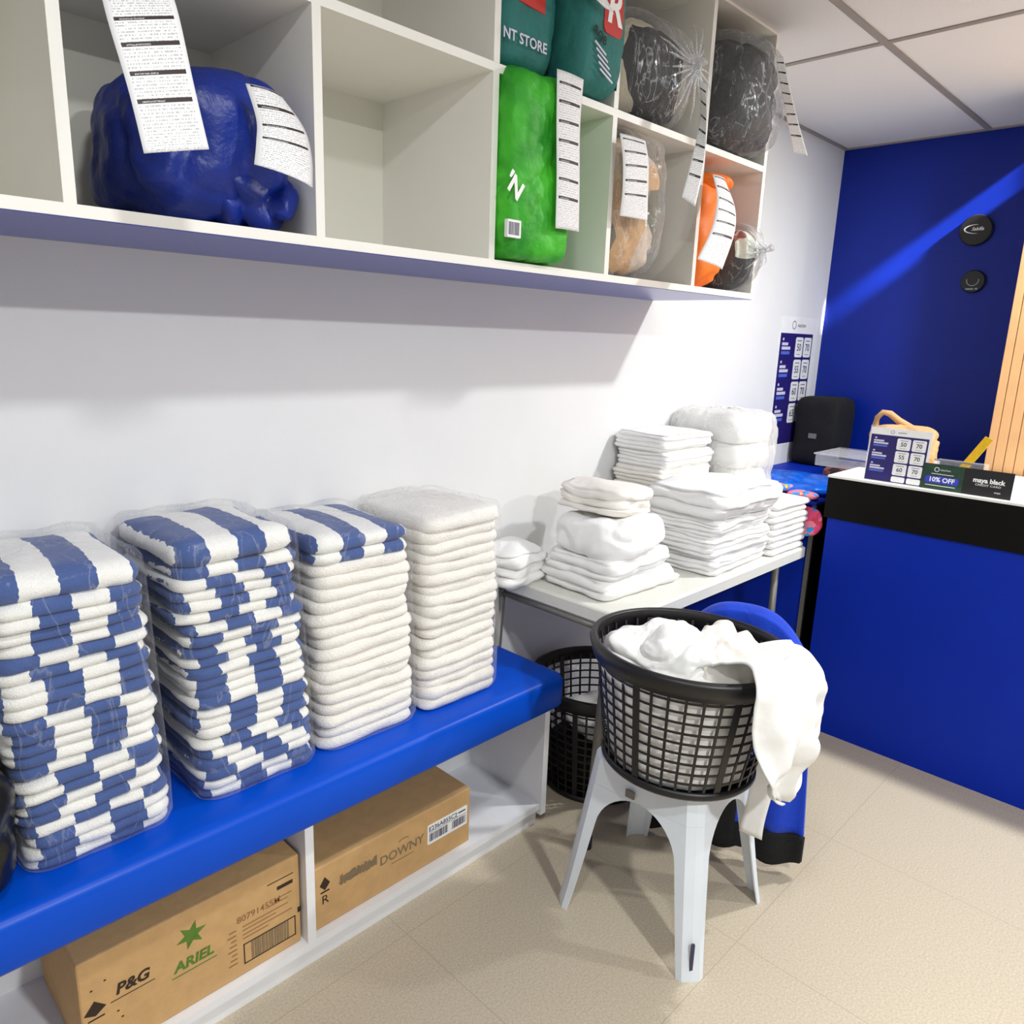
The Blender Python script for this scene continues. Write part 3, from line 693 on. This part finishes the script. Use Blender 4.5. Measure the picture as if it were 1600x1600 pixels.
cloth('crumpled_sheet', roundpile(.177, .219, .262, .010, 33, .012), M_linen, inb(0, 0, .010), 0, 'crumpled white linen filling the lower part of the full basket', 'linen', 'white linen in the basket on the stool')
cloth('crumpled_sheet', blob(.26, .27, .13, 2.5, 40, 34, .040, 8, .022, 9, fine=.004), M_linen, inb(-.05, .03, .225), .5, 'bunched white sheet heaped at the left inside the full basket', 'linen', 'white linen in the basket on the stool')
cloth('crumpled_sheet', blob(.22, .22, .12, 2.4, 40, 38, .045, 9, .022, 10, fine=.004), M_linencream, inb(.035, -.07, .225), .2, 'bunched cream white sheet heaped in the middle of the full basket', 'linen', 'white linen in the basket on the stool')
# sheet hanging over the rim
DR = [(.27, .06, -60, 60), (.33, .16, -70, 52), (.362, .235, -76, 42), (.32, .292, -79, 42), (.24, .315, -78, 43), (.16, .31, -80, 37), (.09, .29, -82, 28), (.03, .275, -82, 16), (-.01, .262, -80, 4)]
def drp(u, v):
    t_ = v*(len(DR)-1); i = min(int(t_), len(DR)-2); t = t_-i
    A, B = DR[max(i-1, 0)], DR[i]; C_, D = DR[i+1], DR[min(i+2, len(DR)-1)]
    z, r, c, hh = [.5*((2*b)+(c2-a)*t+(2*a-5*b+4*c2-d)*t*t+(3*b-a-3*c2+d)*t**3) for a, b, c2, d in zip(A, B, C_, D)]
    a = math.radians(c+(u-.5)*2*hh)
    f = .016*math.sin(u*13+v*2.5)*min(1, v*3)+.010*math.sin(u*27-v*5)*min(1, v*2)
    p = Vector((r*math.cos(a), r*math.sin(a), z))
    f += noise.noise(p*9+Vector((3, 1, 4)))*.035+noise.noise(p*24)*.008
    p.z -= max(0, u-.62)*.16*(1 if v < .5 else max(0, 1-(v-.5)*3))
    if v > .28: f = max(f, -.022 if v < .8 else -.01)
    d = Vector((math.cos(a), math.sin(a), .9 if v < .3 else .1)).normalized()
    return Vector(inb(0, 0, 0))+p+d*f
bm = grid_solid(drp, 60, 80, .004)
tag(obj('draped_sheet', bm, M_linen, smooth=True), 'white sheet spilling over the right rim of the basket on the stool', 'linen')
bm = grid_solid(lambda u, v: Vector((1.715+.024*(u-.5), .737-.056*(u-.5)-.008*math.sin(v*4+u), .475-.232*v-.012*u)), 5, 14, .0015)
tag(obj('fabric_strap', bm, M_paper, smooth=True), 'flat white strap hanging below the draped sheet at the stool edge', 'strap')

bk2 = basket('laundry_basket', 'round black lattice laundry basket standing on the floor between the bench and the table leg', (1.94, 1.43, .001), .18, .225, .38, nb=36, nr=12, rz=.3)
cloth('crumpled_sheet', blob(.33, .33, .17, 2.6, 24, 44, .03, 8, .02, 8), M_fabblack, (1.94, 1.43, .012), 0, 'dark clothes lying low in the black basket on the floor', 'clothes')
cloth('crumpled_sheet', blob(.26, .26, .10, 2.4, 24, 46, .03, 9, .02, 8), M_linen, (1.95, 1.42, .185), 0, 'white cloth lying on dark clothes in the basket on the floor', 'linen')

# ------------------------------------------------------------------ chair with blue garment behind the basket
ang = math.radians(20); nrm = Vector((math.cos(ang), math.sin(ang), 0)); lat = Vector((-math.sin(ang), math.cos(ang), 0))
CR = Vector((1.992, .748, 0))
ch = thing('plastic_chair', 'chair behind the basket, its rounded back covered by a blue garment', 'chair', CR+lat*.19+nrm*.2, ang)
def cc(p): return p     # chair local: x = away from viewer, y = left, origin centre of seat
obj('seat', blob(.38, .36, .03, 5, 10, 1, .001, 3), M_black, ch, smooth=True, loc=(0, 0, .42))
for sx in (-1, 1):
    for sy in (-1, 1):
        obj('leg', tube(bmesh.new(), [(sx*.13+.03, sy*.11, .425), (sx*.13+.03, sy*.12, 0)], [.016, .012], 8), M_black, ch, smooth=True)
def arch(t):    # outline of the back, t 0..1 right to left
    a = math.pi*t; return (-.185*math.cos(a), .55+.20*math.sin(a)**.6)
bm = grid_solid(lambda u, v: Vector((-.195-.02*v, (u-.5)*.34*(1 if v < .6 else math.sqrt(max(.15, 1-((v-.6)/.4)**2*.7))), .43+.30*v)), 12, 12, .012)
obj('backrest', bm, M_black, ch, smooth=True)
def jk(u, v):
    # v 0: front hem, ~.62: ridge, 1: back hem ; u 0: right .. 1: left
    yy = (u-.5)*2; top = .772-.17*abs(yy)**2.8
    hem = .10+.02*math.sin(u*9)
    if v < .62: k = v/.62; z = hem+(top-hem)*math.sin(k*math.pi/2)**.85; x = -.245-.012*math.sin(k*3.1)
    elif v < .72: k = (v-.62)/.10; z = top+.012*math.sin(k*math.pi); x = -.245+.05*k
    else: k = (v-.72)/.28; z = top-(top-.45)*k; x = -.195+.012*math.sin(k*3)
    fold = .014*math.sin(u*24+z*3)*min(1, (top-z)*4+.08)
    return Vector((x+fold, yy*(.19+.045*max(0, 1-z/.75)), z))
bm = grid_solid(jk, 40, 50, .010)
for v in bm.verts: v.co = Matrix.Rotation(ang, 4, 'Z') @ v.co + Vector(ch.location)
jt = thing('blue_jacket', 'royal blue garment with black hem draped over the chair back behind the basket', 'clothes', ch.location)
W2(jt, 'garment_body', bm, M_jacket, smooth=True)
bm = grid_solid(lambda u, v: Vector((-.250+.01*math.sin(u*24), (u-.5)*.46, 0.052+.08*v-.025*abs(math.sin(u*8))*(1-v))), 30, 8, .014)
for v in bm.verts: v.co = Matrix.Rotation(ang, 4, 'Z') @ v.co + Vector(ch.location)
h_ = W2(jt, 'ribbed_hem', bm, M_fabblack, smooth=True); h_['label'] = 'black ribbed hem'
bm = grid_solid(lambda u, v: Vector((-.266, .07+(u-.5)*.22, .075+.40*v-.03*abs(math.sin(u*6))*(1-v))), 16, 16, .016)
for v in bm.verts: v.co = Matrix.Rotation(ang, 4, 'Z') @ v.co + Vector(ch.location)
l_ = W2(jt, 'lining', bm, M_fabblack, smooth=True); l_['label'] = 'black lining'

# ------------------------------------------------------------------ counter
CX = 2.84; CY = 1.10
ct = thing('reception_counter', 'blue reception counter with black band and white top', 'counter', (3.1, 0, 0))
W2(ct, 'front_panel', bx(CX+.012, -2.4, 0, 3.46, CY-.012, .868), M_cblue)
W2(ct, 'black_band', bx(CX, -2.4, .868, 3.47, CY, 1.022), M_blackmat)
W2(ct, 'worktop', bx(CX-.002, -2.4, 1.022, 3.49, CY+.002, 1.030), M_shelf)
CT = 1.0305
wpn = thing('slatted_wood_panel', 'fluted light oak panel rising behind the reception counter', 'panel', (3.52, .3, 0))
bm = bmesh.new(); box(bm, 3.515, -.6, .0, 3.545, .745, 2.452)
W2(wpn, 'backing_board', bm, M_wood)
bm = bmesh.new(); y = -.58
while y < .74: box(bm, 3.509, y, .0, 3.5149, min(y+.033, .745), 2.452); y += .036
sl = W2(wpn, 'slats', bm, M_wood, bevel=.0015)
# low blue cabinet
cb = thing('blue_cabinet', 'low blue cabinet in the corner between the table and the reception counter', 'cabinet', (3.4, 1.42, 0))
W2(cb, 'cabinet_body', bx(2.90, 1.165, 0, 4.04, 1.69, .895), M_cblue)
W2(cb, 'top_board', bx(2.885, 1.150, .895, 4.045, 1.695, .905), M_cblue)
W2(cb, 'gap_shade_panel', bx(2.905, 1.150, 0, 4.04, 1.1645, .894), M_blackmat)  # coloured black to give the shade in the gap beside the counter
W2(cb, 'edge_trim', bx(2.892, 1.152, 0, 2.8995, 1.168, .894), M_steel)
CBZ = .9055

# ------------------------------------------------------------------ price poster + cards
def price_print(par, F, w_, h_, rows, head, parts=True):
    bm = bmesh.new(); F.rect(bm, 0, 0, w_, h_, 0, .001); wp(par, 'sheet', bm, M_paper)
    bm = bmesh.new(); F.rect(bm, w_*.035, h_*.01, w_*.93 if head else w_, h_*(1-head_f), .001, .0014); wp(par, 'navy_panel', bm, M_navy)
def price_board(par, F, w_, h_, hf, rows, pw, x_in, right_margin, small):
    bm = bmesh.new(); F.rect(bm, 0, 0, w_, h_, 0, .001); wp(par, 'sheet', bm, M_paper)
    px0, px1 = x_in, w_-right_margin; H0 = h_*(1-hf)
    bm = bmesh.new(); F.rect(bm, px0, x_in*.4, px1, H0, .001, .0014); wp(par, 'navy_panel', bm, M_navy)
    W_ = px1-px0; rh = small
    tiles = bmesh.new(); dark = bmesh.new(); lite = bmesh.new(); blu = bmesh.new()
    for i, (a, b) in enumerate(rows):
        y1 = H0-rh*.18-i*rh*1.12; y0 = y1-rh
        cut = max(y0, .004)
        if y1 < .01: continue
        for j, tx in enumerate((a, b)):
            tx0 = px0+W_*(.47 if j == 0 else .735); tx1 = tx0+W_*.235
            F.rr(tiles, tx0, cut, tx1, y1, rh*.12, .0014, .0018)
            if cut == y0:
                F.text(dark, tx, (tx0+tx1)/2, (y0+y1)/2-rh*.02, rh*.5, d=.0022, bold=rh*.008, sx=min(1, W_*.17/(rh*.55)))
                F.rect(dark, tx0+W_*.05, y1-rh*.19, tx1-W_*.05, y1-rh*.15, .0018, .002); F.rect(dark, tx0+W_*.06, y0+rh*.13, tx1-W_*.06, y0+rh*.155, .0018, .002)
        if y0 > -.0:
            F.ring(lite, px0+W_*.09, y1-rh*.12, W_*.022, rh*.07, W_*.02, .0014, .0018, n=16)
            F.rect(lite, px0+W_*.06, y1-rh*.42, px0+W_*.24, y1-rh*.28, .0014, .0018)
            F.rect(lite, px0+W_*.06, y1-rh*.63, px0+W_*.32, y1-rh*.48, .0014, .0018)
            F.rect(blu, px0+W_*.06, y1-rh*.86, px0+W_*.31, y1-rh*.71, .0014, .0018)
    yh = h_-h_*hf*.5
    F.ring(dark, w_*.36, yh, h_*hf*.26, h_*hf*.26, h_*hf*.05, .001, .0014)
    F.text(dark, 'waschen', w_*.45, yh, h_*hf*.34, 'LEFT', d=.0016)
    wp(par, 'price_boxes', tiles, M_paper); wp(par, 'dark_lettering', dark, M_print_d); wp(par, 'white_lettering', lite, M_print_w); wp(par, 'blue_lettering', blu, M_print_b)
po = thing('price_poster', 'navy and white price list poster on the white wall beside the blue wall', 'poster', (3.77, WY, 1.3))
price_board(po, Face((3.55, WY-.0006, 1.0), (1, 0, 0), (0, 0, 1)), .435, .637, .125, [('50', '70'), ('55', '70'), ('60', '70'), ('65', '75')], 0, .022, .05, .098)
pc = thing('price_card', 'upright navy and white price card standing on the reception counter', 'card', (2.88, .87, CT))
u_ = Vector((.08, 0, 1)).normalized()
pf = Face((2.872, .985, CT), Vector((0, -1, 0)), u_)
bm = bmesh.new(); pf.rect(bm, -.003, 0, .208, .198, -.003, -.0002); wp(pc, 'acrylic_back', bm, M_acrylic)
bm = bmesh.new(); pf.rect(bm, 0, .001, .205, .003, -.05, -.003); wp(pc, 'acrylic_foot', bm, M_acrylic)
price_board(pc, pf, .205, .192, .13, [('50', '70'), ('55', '70'), ('60', '70'), ('65', '75')], 0, .003, .008, .0405)
sg = thing('promo_sign', 'dark landscape promo sign with 10% OFF badge on the counter edge', 'sign', (2.88, .65, CT))
sf = Face((2.868, .792, CT), Vector((0, -1, 0)), u_)
bm = bmesh.new(); sf.rect(bm, 0, 0, .275, .088, -.002, 0); wp(sg, 'black_sheet', bm, mat('black_print', (26, 24, 26), .4))
bm = bmesh.new(); sf.rect(bm, 0.001, .001, .13, .087, .0002, .0006); wp(sg, 'green_picture', bm, M_sgreen)
bm = bmesh.new(); sf.rr(bm, .012, .022, .118, .046, .008, .0008, .0012); wp(sg, 'badge', bm, mat('badge_blue', (52, 60, 190), .4))
bm = bmesh.new()
sf.text(bm, '10% OFF', .065, .034, .022, d=.0016, bold=.0006); sf.ring(bm, .045, .069, .008, .008, .002, .0008, .0012); sf.text(bm, 'waschen', .056, .069, .0095, 'LEFT', d=.0014)
sf.rect(bm, .03, .053, .1, .055, .0008, .0012); sf.rect(bm, .016, .013, .11, .015, .0008, .0012)
sf.text(bm, 'maya black', .205, .052, .021, d=.001, bold=.0008); sf.text(bm, 'CREDIT CARD', .205, .037, .0095, d=.001, sx=1.25)
sf.text(bm, 'maya', .235, .018, .009, d=.001)
wp(sg, 'white_lettering', bm, M_paper)
rl_ = tag(obj('yellow_ruler', grid_solid(lambda u, v: Vector((2.965, .715-.075*v-.026*u, CT+.055+.135*v-.010*u)), 2, 2, .0025), M_yellow), 'yellow ruler leaning in a clear holder behind the promo sign', 'ruler')
hd = thing('acrylic_holder', 'clear acrylic holder with a silver edge behind the promo sign', 'holder', (2.96, .70, CT))
W2(hd, 'clear_box', bx(2.93, .62, CT, 3.0, .775, CT+.092), M_acrylic); W2(hd, 'silver_edge', bx(2.928, .62, CT+.092, 2.934, .775, CT+.098), M_silver)
# paper bag
pb = thing('paper_bag', 'crumpled brown paper bag behind the price card', 'bag', (3.22, .97, CT), .1)
obj('bag_body', blob(.15, .24, .175, 4, 26, 61, .016, 9, .014, 9, fine=.003), M_brown, pb, smooth=True)
obj('handle_loop', tube(bmesh.new(), [(0, .112, .12), (-.005, .112, .17), (-.01, .108, .20), (-.01, .09, .222), (-.005, .065, .218), (0, .03, .192), (0, -.02, .165)], [.016, .013, .011, .011, .013, .014, .016], 12), M_brown, pb, smooth=True)
# tray
tr = thing('clear_tray', 'clear lidded plastic tray beside the counter corner, on the blue cabinet', 'tray', (3.52, 1.27, CBZ))
W2(tr, 'tray_body', bx(3.38, 1.16, CBZ+.07, 3.66, 1.38, CBZ+.12), M_acrylic, bevel=.004); W2(tr, 'lid', bx(3.37, 1.155, CBZ+.121, 3.67, 1.385, CBZ+.128), M_acrylic, bevel=.002)
tag(obj('snack_packets', blob(.27, .20, .068, 3, 18, 71, .006, 14, .006, 16), M_candy, smooth=True, loc=(3.52, 1.27, CBZ)), 'reddish brown packet under the clear tray on the blue cabinet', 'packet')
# black bag on cabinet
bb = thing('insulated_bag', 'boxy black insulated bag with a small grey label against the blue wall', 'bag', (3.90, 1.57, CBZ))
obj('bag_body', blob(.24, .23, .345, 7, 18, 81, .008, 7), M_fabblack, bb, smooth=True)
bm = bx(-.126, -.02, .14, -.123, .02, .165); obj('label_patch', bm, mat('grey_label', (120, 120, 120), .6), bb)
# sachets
tag(obj('blue_wrapping', blob(.42, .40, .05, 3, 24, 91, .010, 11, .008, 12), mat('blue_film', (10, 96, 214), .25, .2, 20, .4, 20), smooth=True, loc=(3.14, 1.36, CBZ)), 'rumpled blue plastic film in front of the boxy black bag', 'wrapping')
for i, (x, y, z_, rz, sc) in enumerate(((2.95, 1.335, CBZ+.012, 1.3, 1), (2.868, 1.185, CBZ-.075, -.05, 1.2), (2.925, 1.225, CBZ, .5, .9))):
    o = obj('detergent_sachet', blob(.10*sc, .13*sc, .03, 2.6, 12, 95+i, .006, 20), M_sachet, smooth=True, loc=(x, y, z_)); o.rotation_euler = (0, -1.35 if i == 1 else 0, rz)
    tag(o, ('colourful sachet on the blue cabinet nearest the wrapped towel pack', 'pink and blue sachet on the blue cabinet beside the counter corner', 'small colourful sachet between two others on the blue cabinet')[i], 'sachet', 'colourful sachets on the blue cabinet')
# round wall signs
for (y, z_, r, lb, tx) in ((1.052, 2.036, .068, 'round black sign with white oval logo high on the blue wall', 1), (1.03, 1.812, .05, 'small round black sign below the oval-logo sign on the blue wall', 0)):
    t = thing('round_sign', lb, 'sign', (WX-.001, y, z_))
    n = 40; bm = ring_solid([[(xx, r*q*math.cos(2*math.pi*k/n), r*q*math.sin(2*math.pi*k/n)) for k in range(n)] for xx, q in ((0, 1), (-.014, 1), (-.02, .93))]); obj('disc', bm, M_black, t, smooth=False)
    f = Face((-.0205, 0, 0), (0, -1, 0), (0, 0, 1)); bm = bmesh.new()
    if tx: f.ring(bm, .0, .004, .048, .02, .006, a0=80, a1=280, tl=1); f.text(bm, 'Sabilla', .008, .004, .02, d=.001, shear=.3, bold=.0004)
    else: f.ring(bm, 0, .006, .026, .026, .003, a0=170, a1=370); f.rect(bm, -.024, -.036, .008, -.03); f.rect(bm, .014, -.036, .024, -.029)
    flat('logo', bm, M_paper if tx else mat('pale_teal_print', (150, 176, 176), .6), t)

# ------------------------------------------------------------------ bags in the cubbies
def ribbon(name, label, rows, vlen, bow=0.0, th=.0008):
    """rows: (left edge point, right edge point) from top to bottom"""
    rows = [(Vector(a), Vector(b)) for a, b in rows][::-1]
    def cr(a, b, c, d, t): return .5*((2*b)+(c-a)*t+(2*a-5*b+4*c-d)*t*t+(3*b-a-3*c+d)*t**3)
    def f(u, v):
        t_ = v*(len(rows)-1); i = min(int(t_), len(rows)-2); t = t_-i
        l, r = [cr(rows[max(i-1, 0)][k], rows[i][k], rows[i+1][k], rows[min(i+2, len(rows)-1)][k], t) for k in (0, 1)]
        return l.lerp(r, u)+Vector((0, -1, 0))*bow*(1-4*(u-.5)**2)
    bm = grid_solid(f, 8, 24, th)
    uvl = bm.loops.layers.uv['uv']
    for fc in bm.faces:
        for l in fc.loops: l[uvl].uv = (l[uvl].uv.x, l[uvl].uv.y*vlen)
    return tag(obj(name, bm, M_receipt, smooth=True), label, 'receipt', 'long printed receipts hanging from the laundry bags')

# cubby 1: blue bag
bg = thing('blue_laundry_bag', 'shiny royal blue plastic laundry bag slumped in the left cubby', 'bag', (.632, 1.485, ZF))
obj('bag_body', blob(.30, .36, .265, 3.0, 44, 101, .034, 4.5, .012, 5, fine=.004), M_bluebag, bg, smooth=True)
obj('tied_neck', blob(.17, .15, .12, 2.4, 20, 103, .025, 9, .02, 9), M_bluebag, bg, smooth=True, loc=(.07, -.10, .0))
ribbon('receipt', 'long receipt hanging down in front of the shiny blue bag from above', [ ((0.418, 1.22, 1.953), (0.514, 1.22, 1.976)), ((0.417, 1.19, 1.892), (0.514, 1.19, 1.922)), ((0.428, 1.165, 1.805), (0.519, 1.165, 1.83)), ((0.437, 1.15, 1.725), (0.529, 1.15, 1.747)) ], 7.6, .002)
ribbon('receipt', 'curled receipt on the right side of the shiny blue bag', [ ((0.646, 1.26, 1.881), (0.716, 1.27, 1.878)), ((0.649, 1.235, 1.826), (0.744, 1.25, 1.833)), ((0.64, 1.22, 1.789), (0.749, 1.235, 1.786)), ((0.632, 1.215, 1.752), (0.737, 1.215, 1.733)) ], 5.2, .014)
# cubby 3 lower: green bag
gb = thing('green_shopping_bag', 'tall bright green woven shopping bag with a barcode label', 'bag', (1.362, 1.458, ZF))
bm = blob(.222, .42, .412, 9, 40, 111, .007, 7, .005, 12, fine=.004)
obj('bag_body', bm, M_green, gb, smooth=True)
F = Face((-.112, -.208, 0), (1, 0, 0), (0, 0, 1))
bm = bmesh.new(); F.rect(bm, .002, .045, .044, .082, -.006, .004); [setattr(v, 'co', v.co-Vector((.012, 0, 0))) for v in bm.verts]; flat('barcode_label', bm, M_paper, gb)
bm = bmesh.new(); x = .005
while x < .038: ww = rn.choice((.0008, .0015, .0025)); F.rect(bm, x, .050, x+ww, .077, .004, .0045); x += ww+.0015
[setattr(v, 'co', v.co-Vector((.012, 0, 0))) for v in bm.verts]; flat('barcode', bm, M_print_d, gb)
bm = bmesh.new(); F.text(bm, "'N", .006, .150, .055, d=.005, bold=.002, rot=-.6); flat('white_lettering', bm, M_paper, gb)
ribbon('receipt', 'long receipt hanging down the right side of the green bag', [ ((1.379, 1.246, 2.08), (1.467, 1.242, 2.078)), ((1.368, 1.231, 1.968), (1.45, 1.231, 1.971)), ((1.378, 1.232, 1.85), (1.46, 1.232, 1.849)), ((1.384, 1.234, 1.745), (1.473, 1.238, 1.747)) ], 9, .004)
# cubby 3 upper: teal bags
M_teal2 = mat('dark_teal_seam', (10, 38, 38), .8)
def teal(name, label, loc, rz, tx):
    t = thing(name, label, 'bag', loc, rz, 'teal store shopping bags in the upper cubby')
    obj('bag_body', blob(.185, .40, .37, 7, 30, 121+int(rz*10), .008, 6, .004, 8), M_teal, t, smooth=True)
    F = Face((-.0925, -.204, 0), (1, 0, 0), (0, 0, 1))
    if tx == 1:
        bm = bmesh.new(); F.text(bm, 'NT STORE', .070, .060, .030, d=.002, bold=.0005); flat('white_lettering', bm, M_print_w, t)
        bm = bmesh.new(); F.slab(bm, [(.02, .135), (.13, .128), (.13, .18), (.02, .185)], -.004, .001); flat('red_patch', bm, M_red, t)
    else:
        bm = bmesh.new(); F.rr(bm, .075, .125, .15, .235, .018, -.004, .001); flat('red_patch', bm, M_red, t)
        bm = bmesh.new(); F.text(bm, 'R', .113, .182, .100, d=.002, bold=.003, shear=.15); flat('white_logo', bm, M_paper, t)
        bm = bmesh.new(); F.text(bm, 'ROB', .062, .112, .026, d=.002, bold=.0008, rot=-.35); flat('dark_lettering', bm, M_teal2, t)
        bm = bmesh.new()
        for i in range(5): F.slab(bm, [(.045+i*.006, .095-i*.013), (.09+i*.008, .077-i*.013), (.09+i*.008, .081-i*.013), (.045+i*.006, .099-i*.013)], -.001, .001)
        flat('white_lettering', bm, M_print_w, t)
    obj('side_seam', tube(bmesh.new(), [(.088, -.172, .03), (.0905, -.176, .2), (.088, -.172, .34)], .004, 6), M_teal2, t, smooth=True)
teal('teal_shopping_bag', 'teal shopping bag lettered NT STORE, left one in the upper cubby', (1.343, 1.495, ZM), 0, 1)
teal('teal_shopping_bag', 'teal shopping bag with red R logo, right one in the upper cubby', (1.535, 1.445, ZM), .05, 2)
ribbon('receipt', 'short visible end of a receipt over the teal bag with red logo', [ ((1.433, 1.22, 2.25), (1.483, 1.22, 2.265)), ((1.462, 1.215, 2.235), (1.507, 1.215, 2.242)), ((1.497, 1.215, 2.227), (1.531, 1.215, 2.224)) ], 1.2, .002)

def pleats(par, c, nrm_, rad, n=18, seed=0, name='gathered_film'):
    rn = random.Random(seed); bm = bmesh.new(); nrm_ = Vector(nrm_).normalized(); a = nrm_.orthogonal().normalized(); b = nrm_.cross(a); c = Vector(c)
    for i in range(n):
        t = 2*math.pi*i/n+rn.uniform(-.1, .1); d = a*math.cos(t)+b*math.sin(t); L_ = rad*rn.uniform(.6, 1.1)
        tube(bm, [c+nrm_*.012+d*.004, c+nrm_*.004+d*L_*.35, c-nrm_*.004+d*L_*.7, c-nrm_*.022+d*L_], [.006, .0035, .0025, .0008], 6)
    tube(bm, [c+nrm_*.0, c+nrm_*.02, c+nrm_*.04+Vector((0, 0, .008))], [.012, .007, .013], 8)
    return obj(name, bm, M_filmpleat, par, smooth=True)
def clearbag(label, loc, w_, d_, h_, M_in, gl, seed, p=3.4, knot=None, kn=None, rad=.1, amp=.016, shrink=.93):
    g = obj('garment_bundle', blob(w_*shrink, d_*shrink, h_*.95, p, 28, seed, amp, 7, .012, 8, fine=.002), M_in, smooth=True, loc=(loc[0], loc[1], loc[2]+.002)); tag(g, gl, 'clothes')
    t = thing('clear_laundry_bag', label, 'bag', loc)
    obj('plastic_film', blob(w_+.012, d_+.012, h_+.008, p+.3, 30, seed, amp*1.1, 7, .004, 12, fine=.003), M_filmbag, t, smooth=True)
    if knot: pleats(t, knot, kn, rad, 20, seed)
    return t
clearbag('clear plastic bag of tan and grey clothes right of the green bag', (1.800, 1.47, ZF), .225, .38, .385, M_mix1, 'tan, beige and grey clothes packed inside the clear bag right of the green bag', 131, 4.5)
ribbon('receipt', 'receipt stuck on the clear bag of tan and grey clothes', [ ((1.641, 1.262, 2.002), (1.751, 1.262, 2.005)), ((1.645, 1.25, 1.938), (1.756, 1.25, 1.95)), ((1.651, 1.25, 1.864), (1.763, 1.25, 1.873)), ((1.653, 1.255, 1.808), (1.775, 1.255, 1.811)) ], 6.6, .004)
clearbag('clear knotted bag of black and cream clothes in the upper cubby', (1.862, 1.455, ZM), .345, .38, .275, M_mix2, 'black and cream clothes inside the knotted clear bag in the upper cubby', 133, 2.9, knot=(.095, -.185, .16), kn=(-.1, -1, .05), rad=.14, amp=.012)
ribbon('receipt', 'narrow receipt hanging below the knotted bag of black and cream clothes', [ ((1.915, 1.22, 2.181), (1.922, 1.2, 2.168)), ((1.921, 1.21, 2.093), (1.907, 1.18, 2.07)), ((1.88, 1.2, 1.973), (1.912, 1.18, 1.968)), ((1.863, 1.21, 1.879), (1.902, 1.19, 1.859)) ], 9, .0)
# cubby 5 lower: orange bag + small clear bag
og = thing('orange_cloth_bag', 'bright orange cloth bag with folded-over top in the last lower cubby', 'bag', (2.205, 1.475, ZF))
obj('bag_body', blob(.20, .36, .34, 4.2, 28, 141, .016, 7, .010, 8), M_orange, og, smooth=True)
obj('folded_top', blob(.21, .30, .06, 2.6, 20, 142, .012, 9, .008, 9), M_orange, og, smooth=True, loc=(.02, -.04, .285))
ribbon('receipt', 'curved receipt hanging in front of the orange bag', [ ((2.059, 1.24, 1.972), (2.163, 1.26, 1.976)), ((2.028, 1.2, 1.898), (2.151, 1.21, 1.89)), ((1.998, 1.19, 1.816), (2.126, 1.19, 1.814)), ((1.919, 1.18, 1.723), (2.058, 1.18, 1.707)) ], 7.4, .008)
clearbag('small clear bag of black and white clothes beside the orange bag', (2.378, 1.415, ZF), .14, .34, .215, M_mix4, 'black and white clothes inside the small clear bag beside the orange bag', 143, 3, knot=(.03, -.168, .13), kn=(0, -1, 0), rad=.08, amp=.012)
# cubby 5 upper: big dark bag overflowing
clearbag('large clear bag of charcoal laundry bulging from the last upper cubby', (2.284, 1.42, ZM), .345, .43, .33, M_mix3, 'charcoal laundry packed in the large bag bulging from the last upper cubby', 151, 3.6, amp=.014)
ribbon('receipt', 'receipt hanging off the large charcoal laundry bag in front of the ceiling', [ ((2.15, 1.13, 2.278), (2.158, 1.11, 2.276)), ((2.178, 1.12, 2.207), (2.177, 1.09, 2.196)), ((2.223, 1.11, 2.124), (2.229, 1.08, 2.12)), ((2.284, 1.11, 2.053), (2.314, 1.08, 2.046)) ], 10, .0)
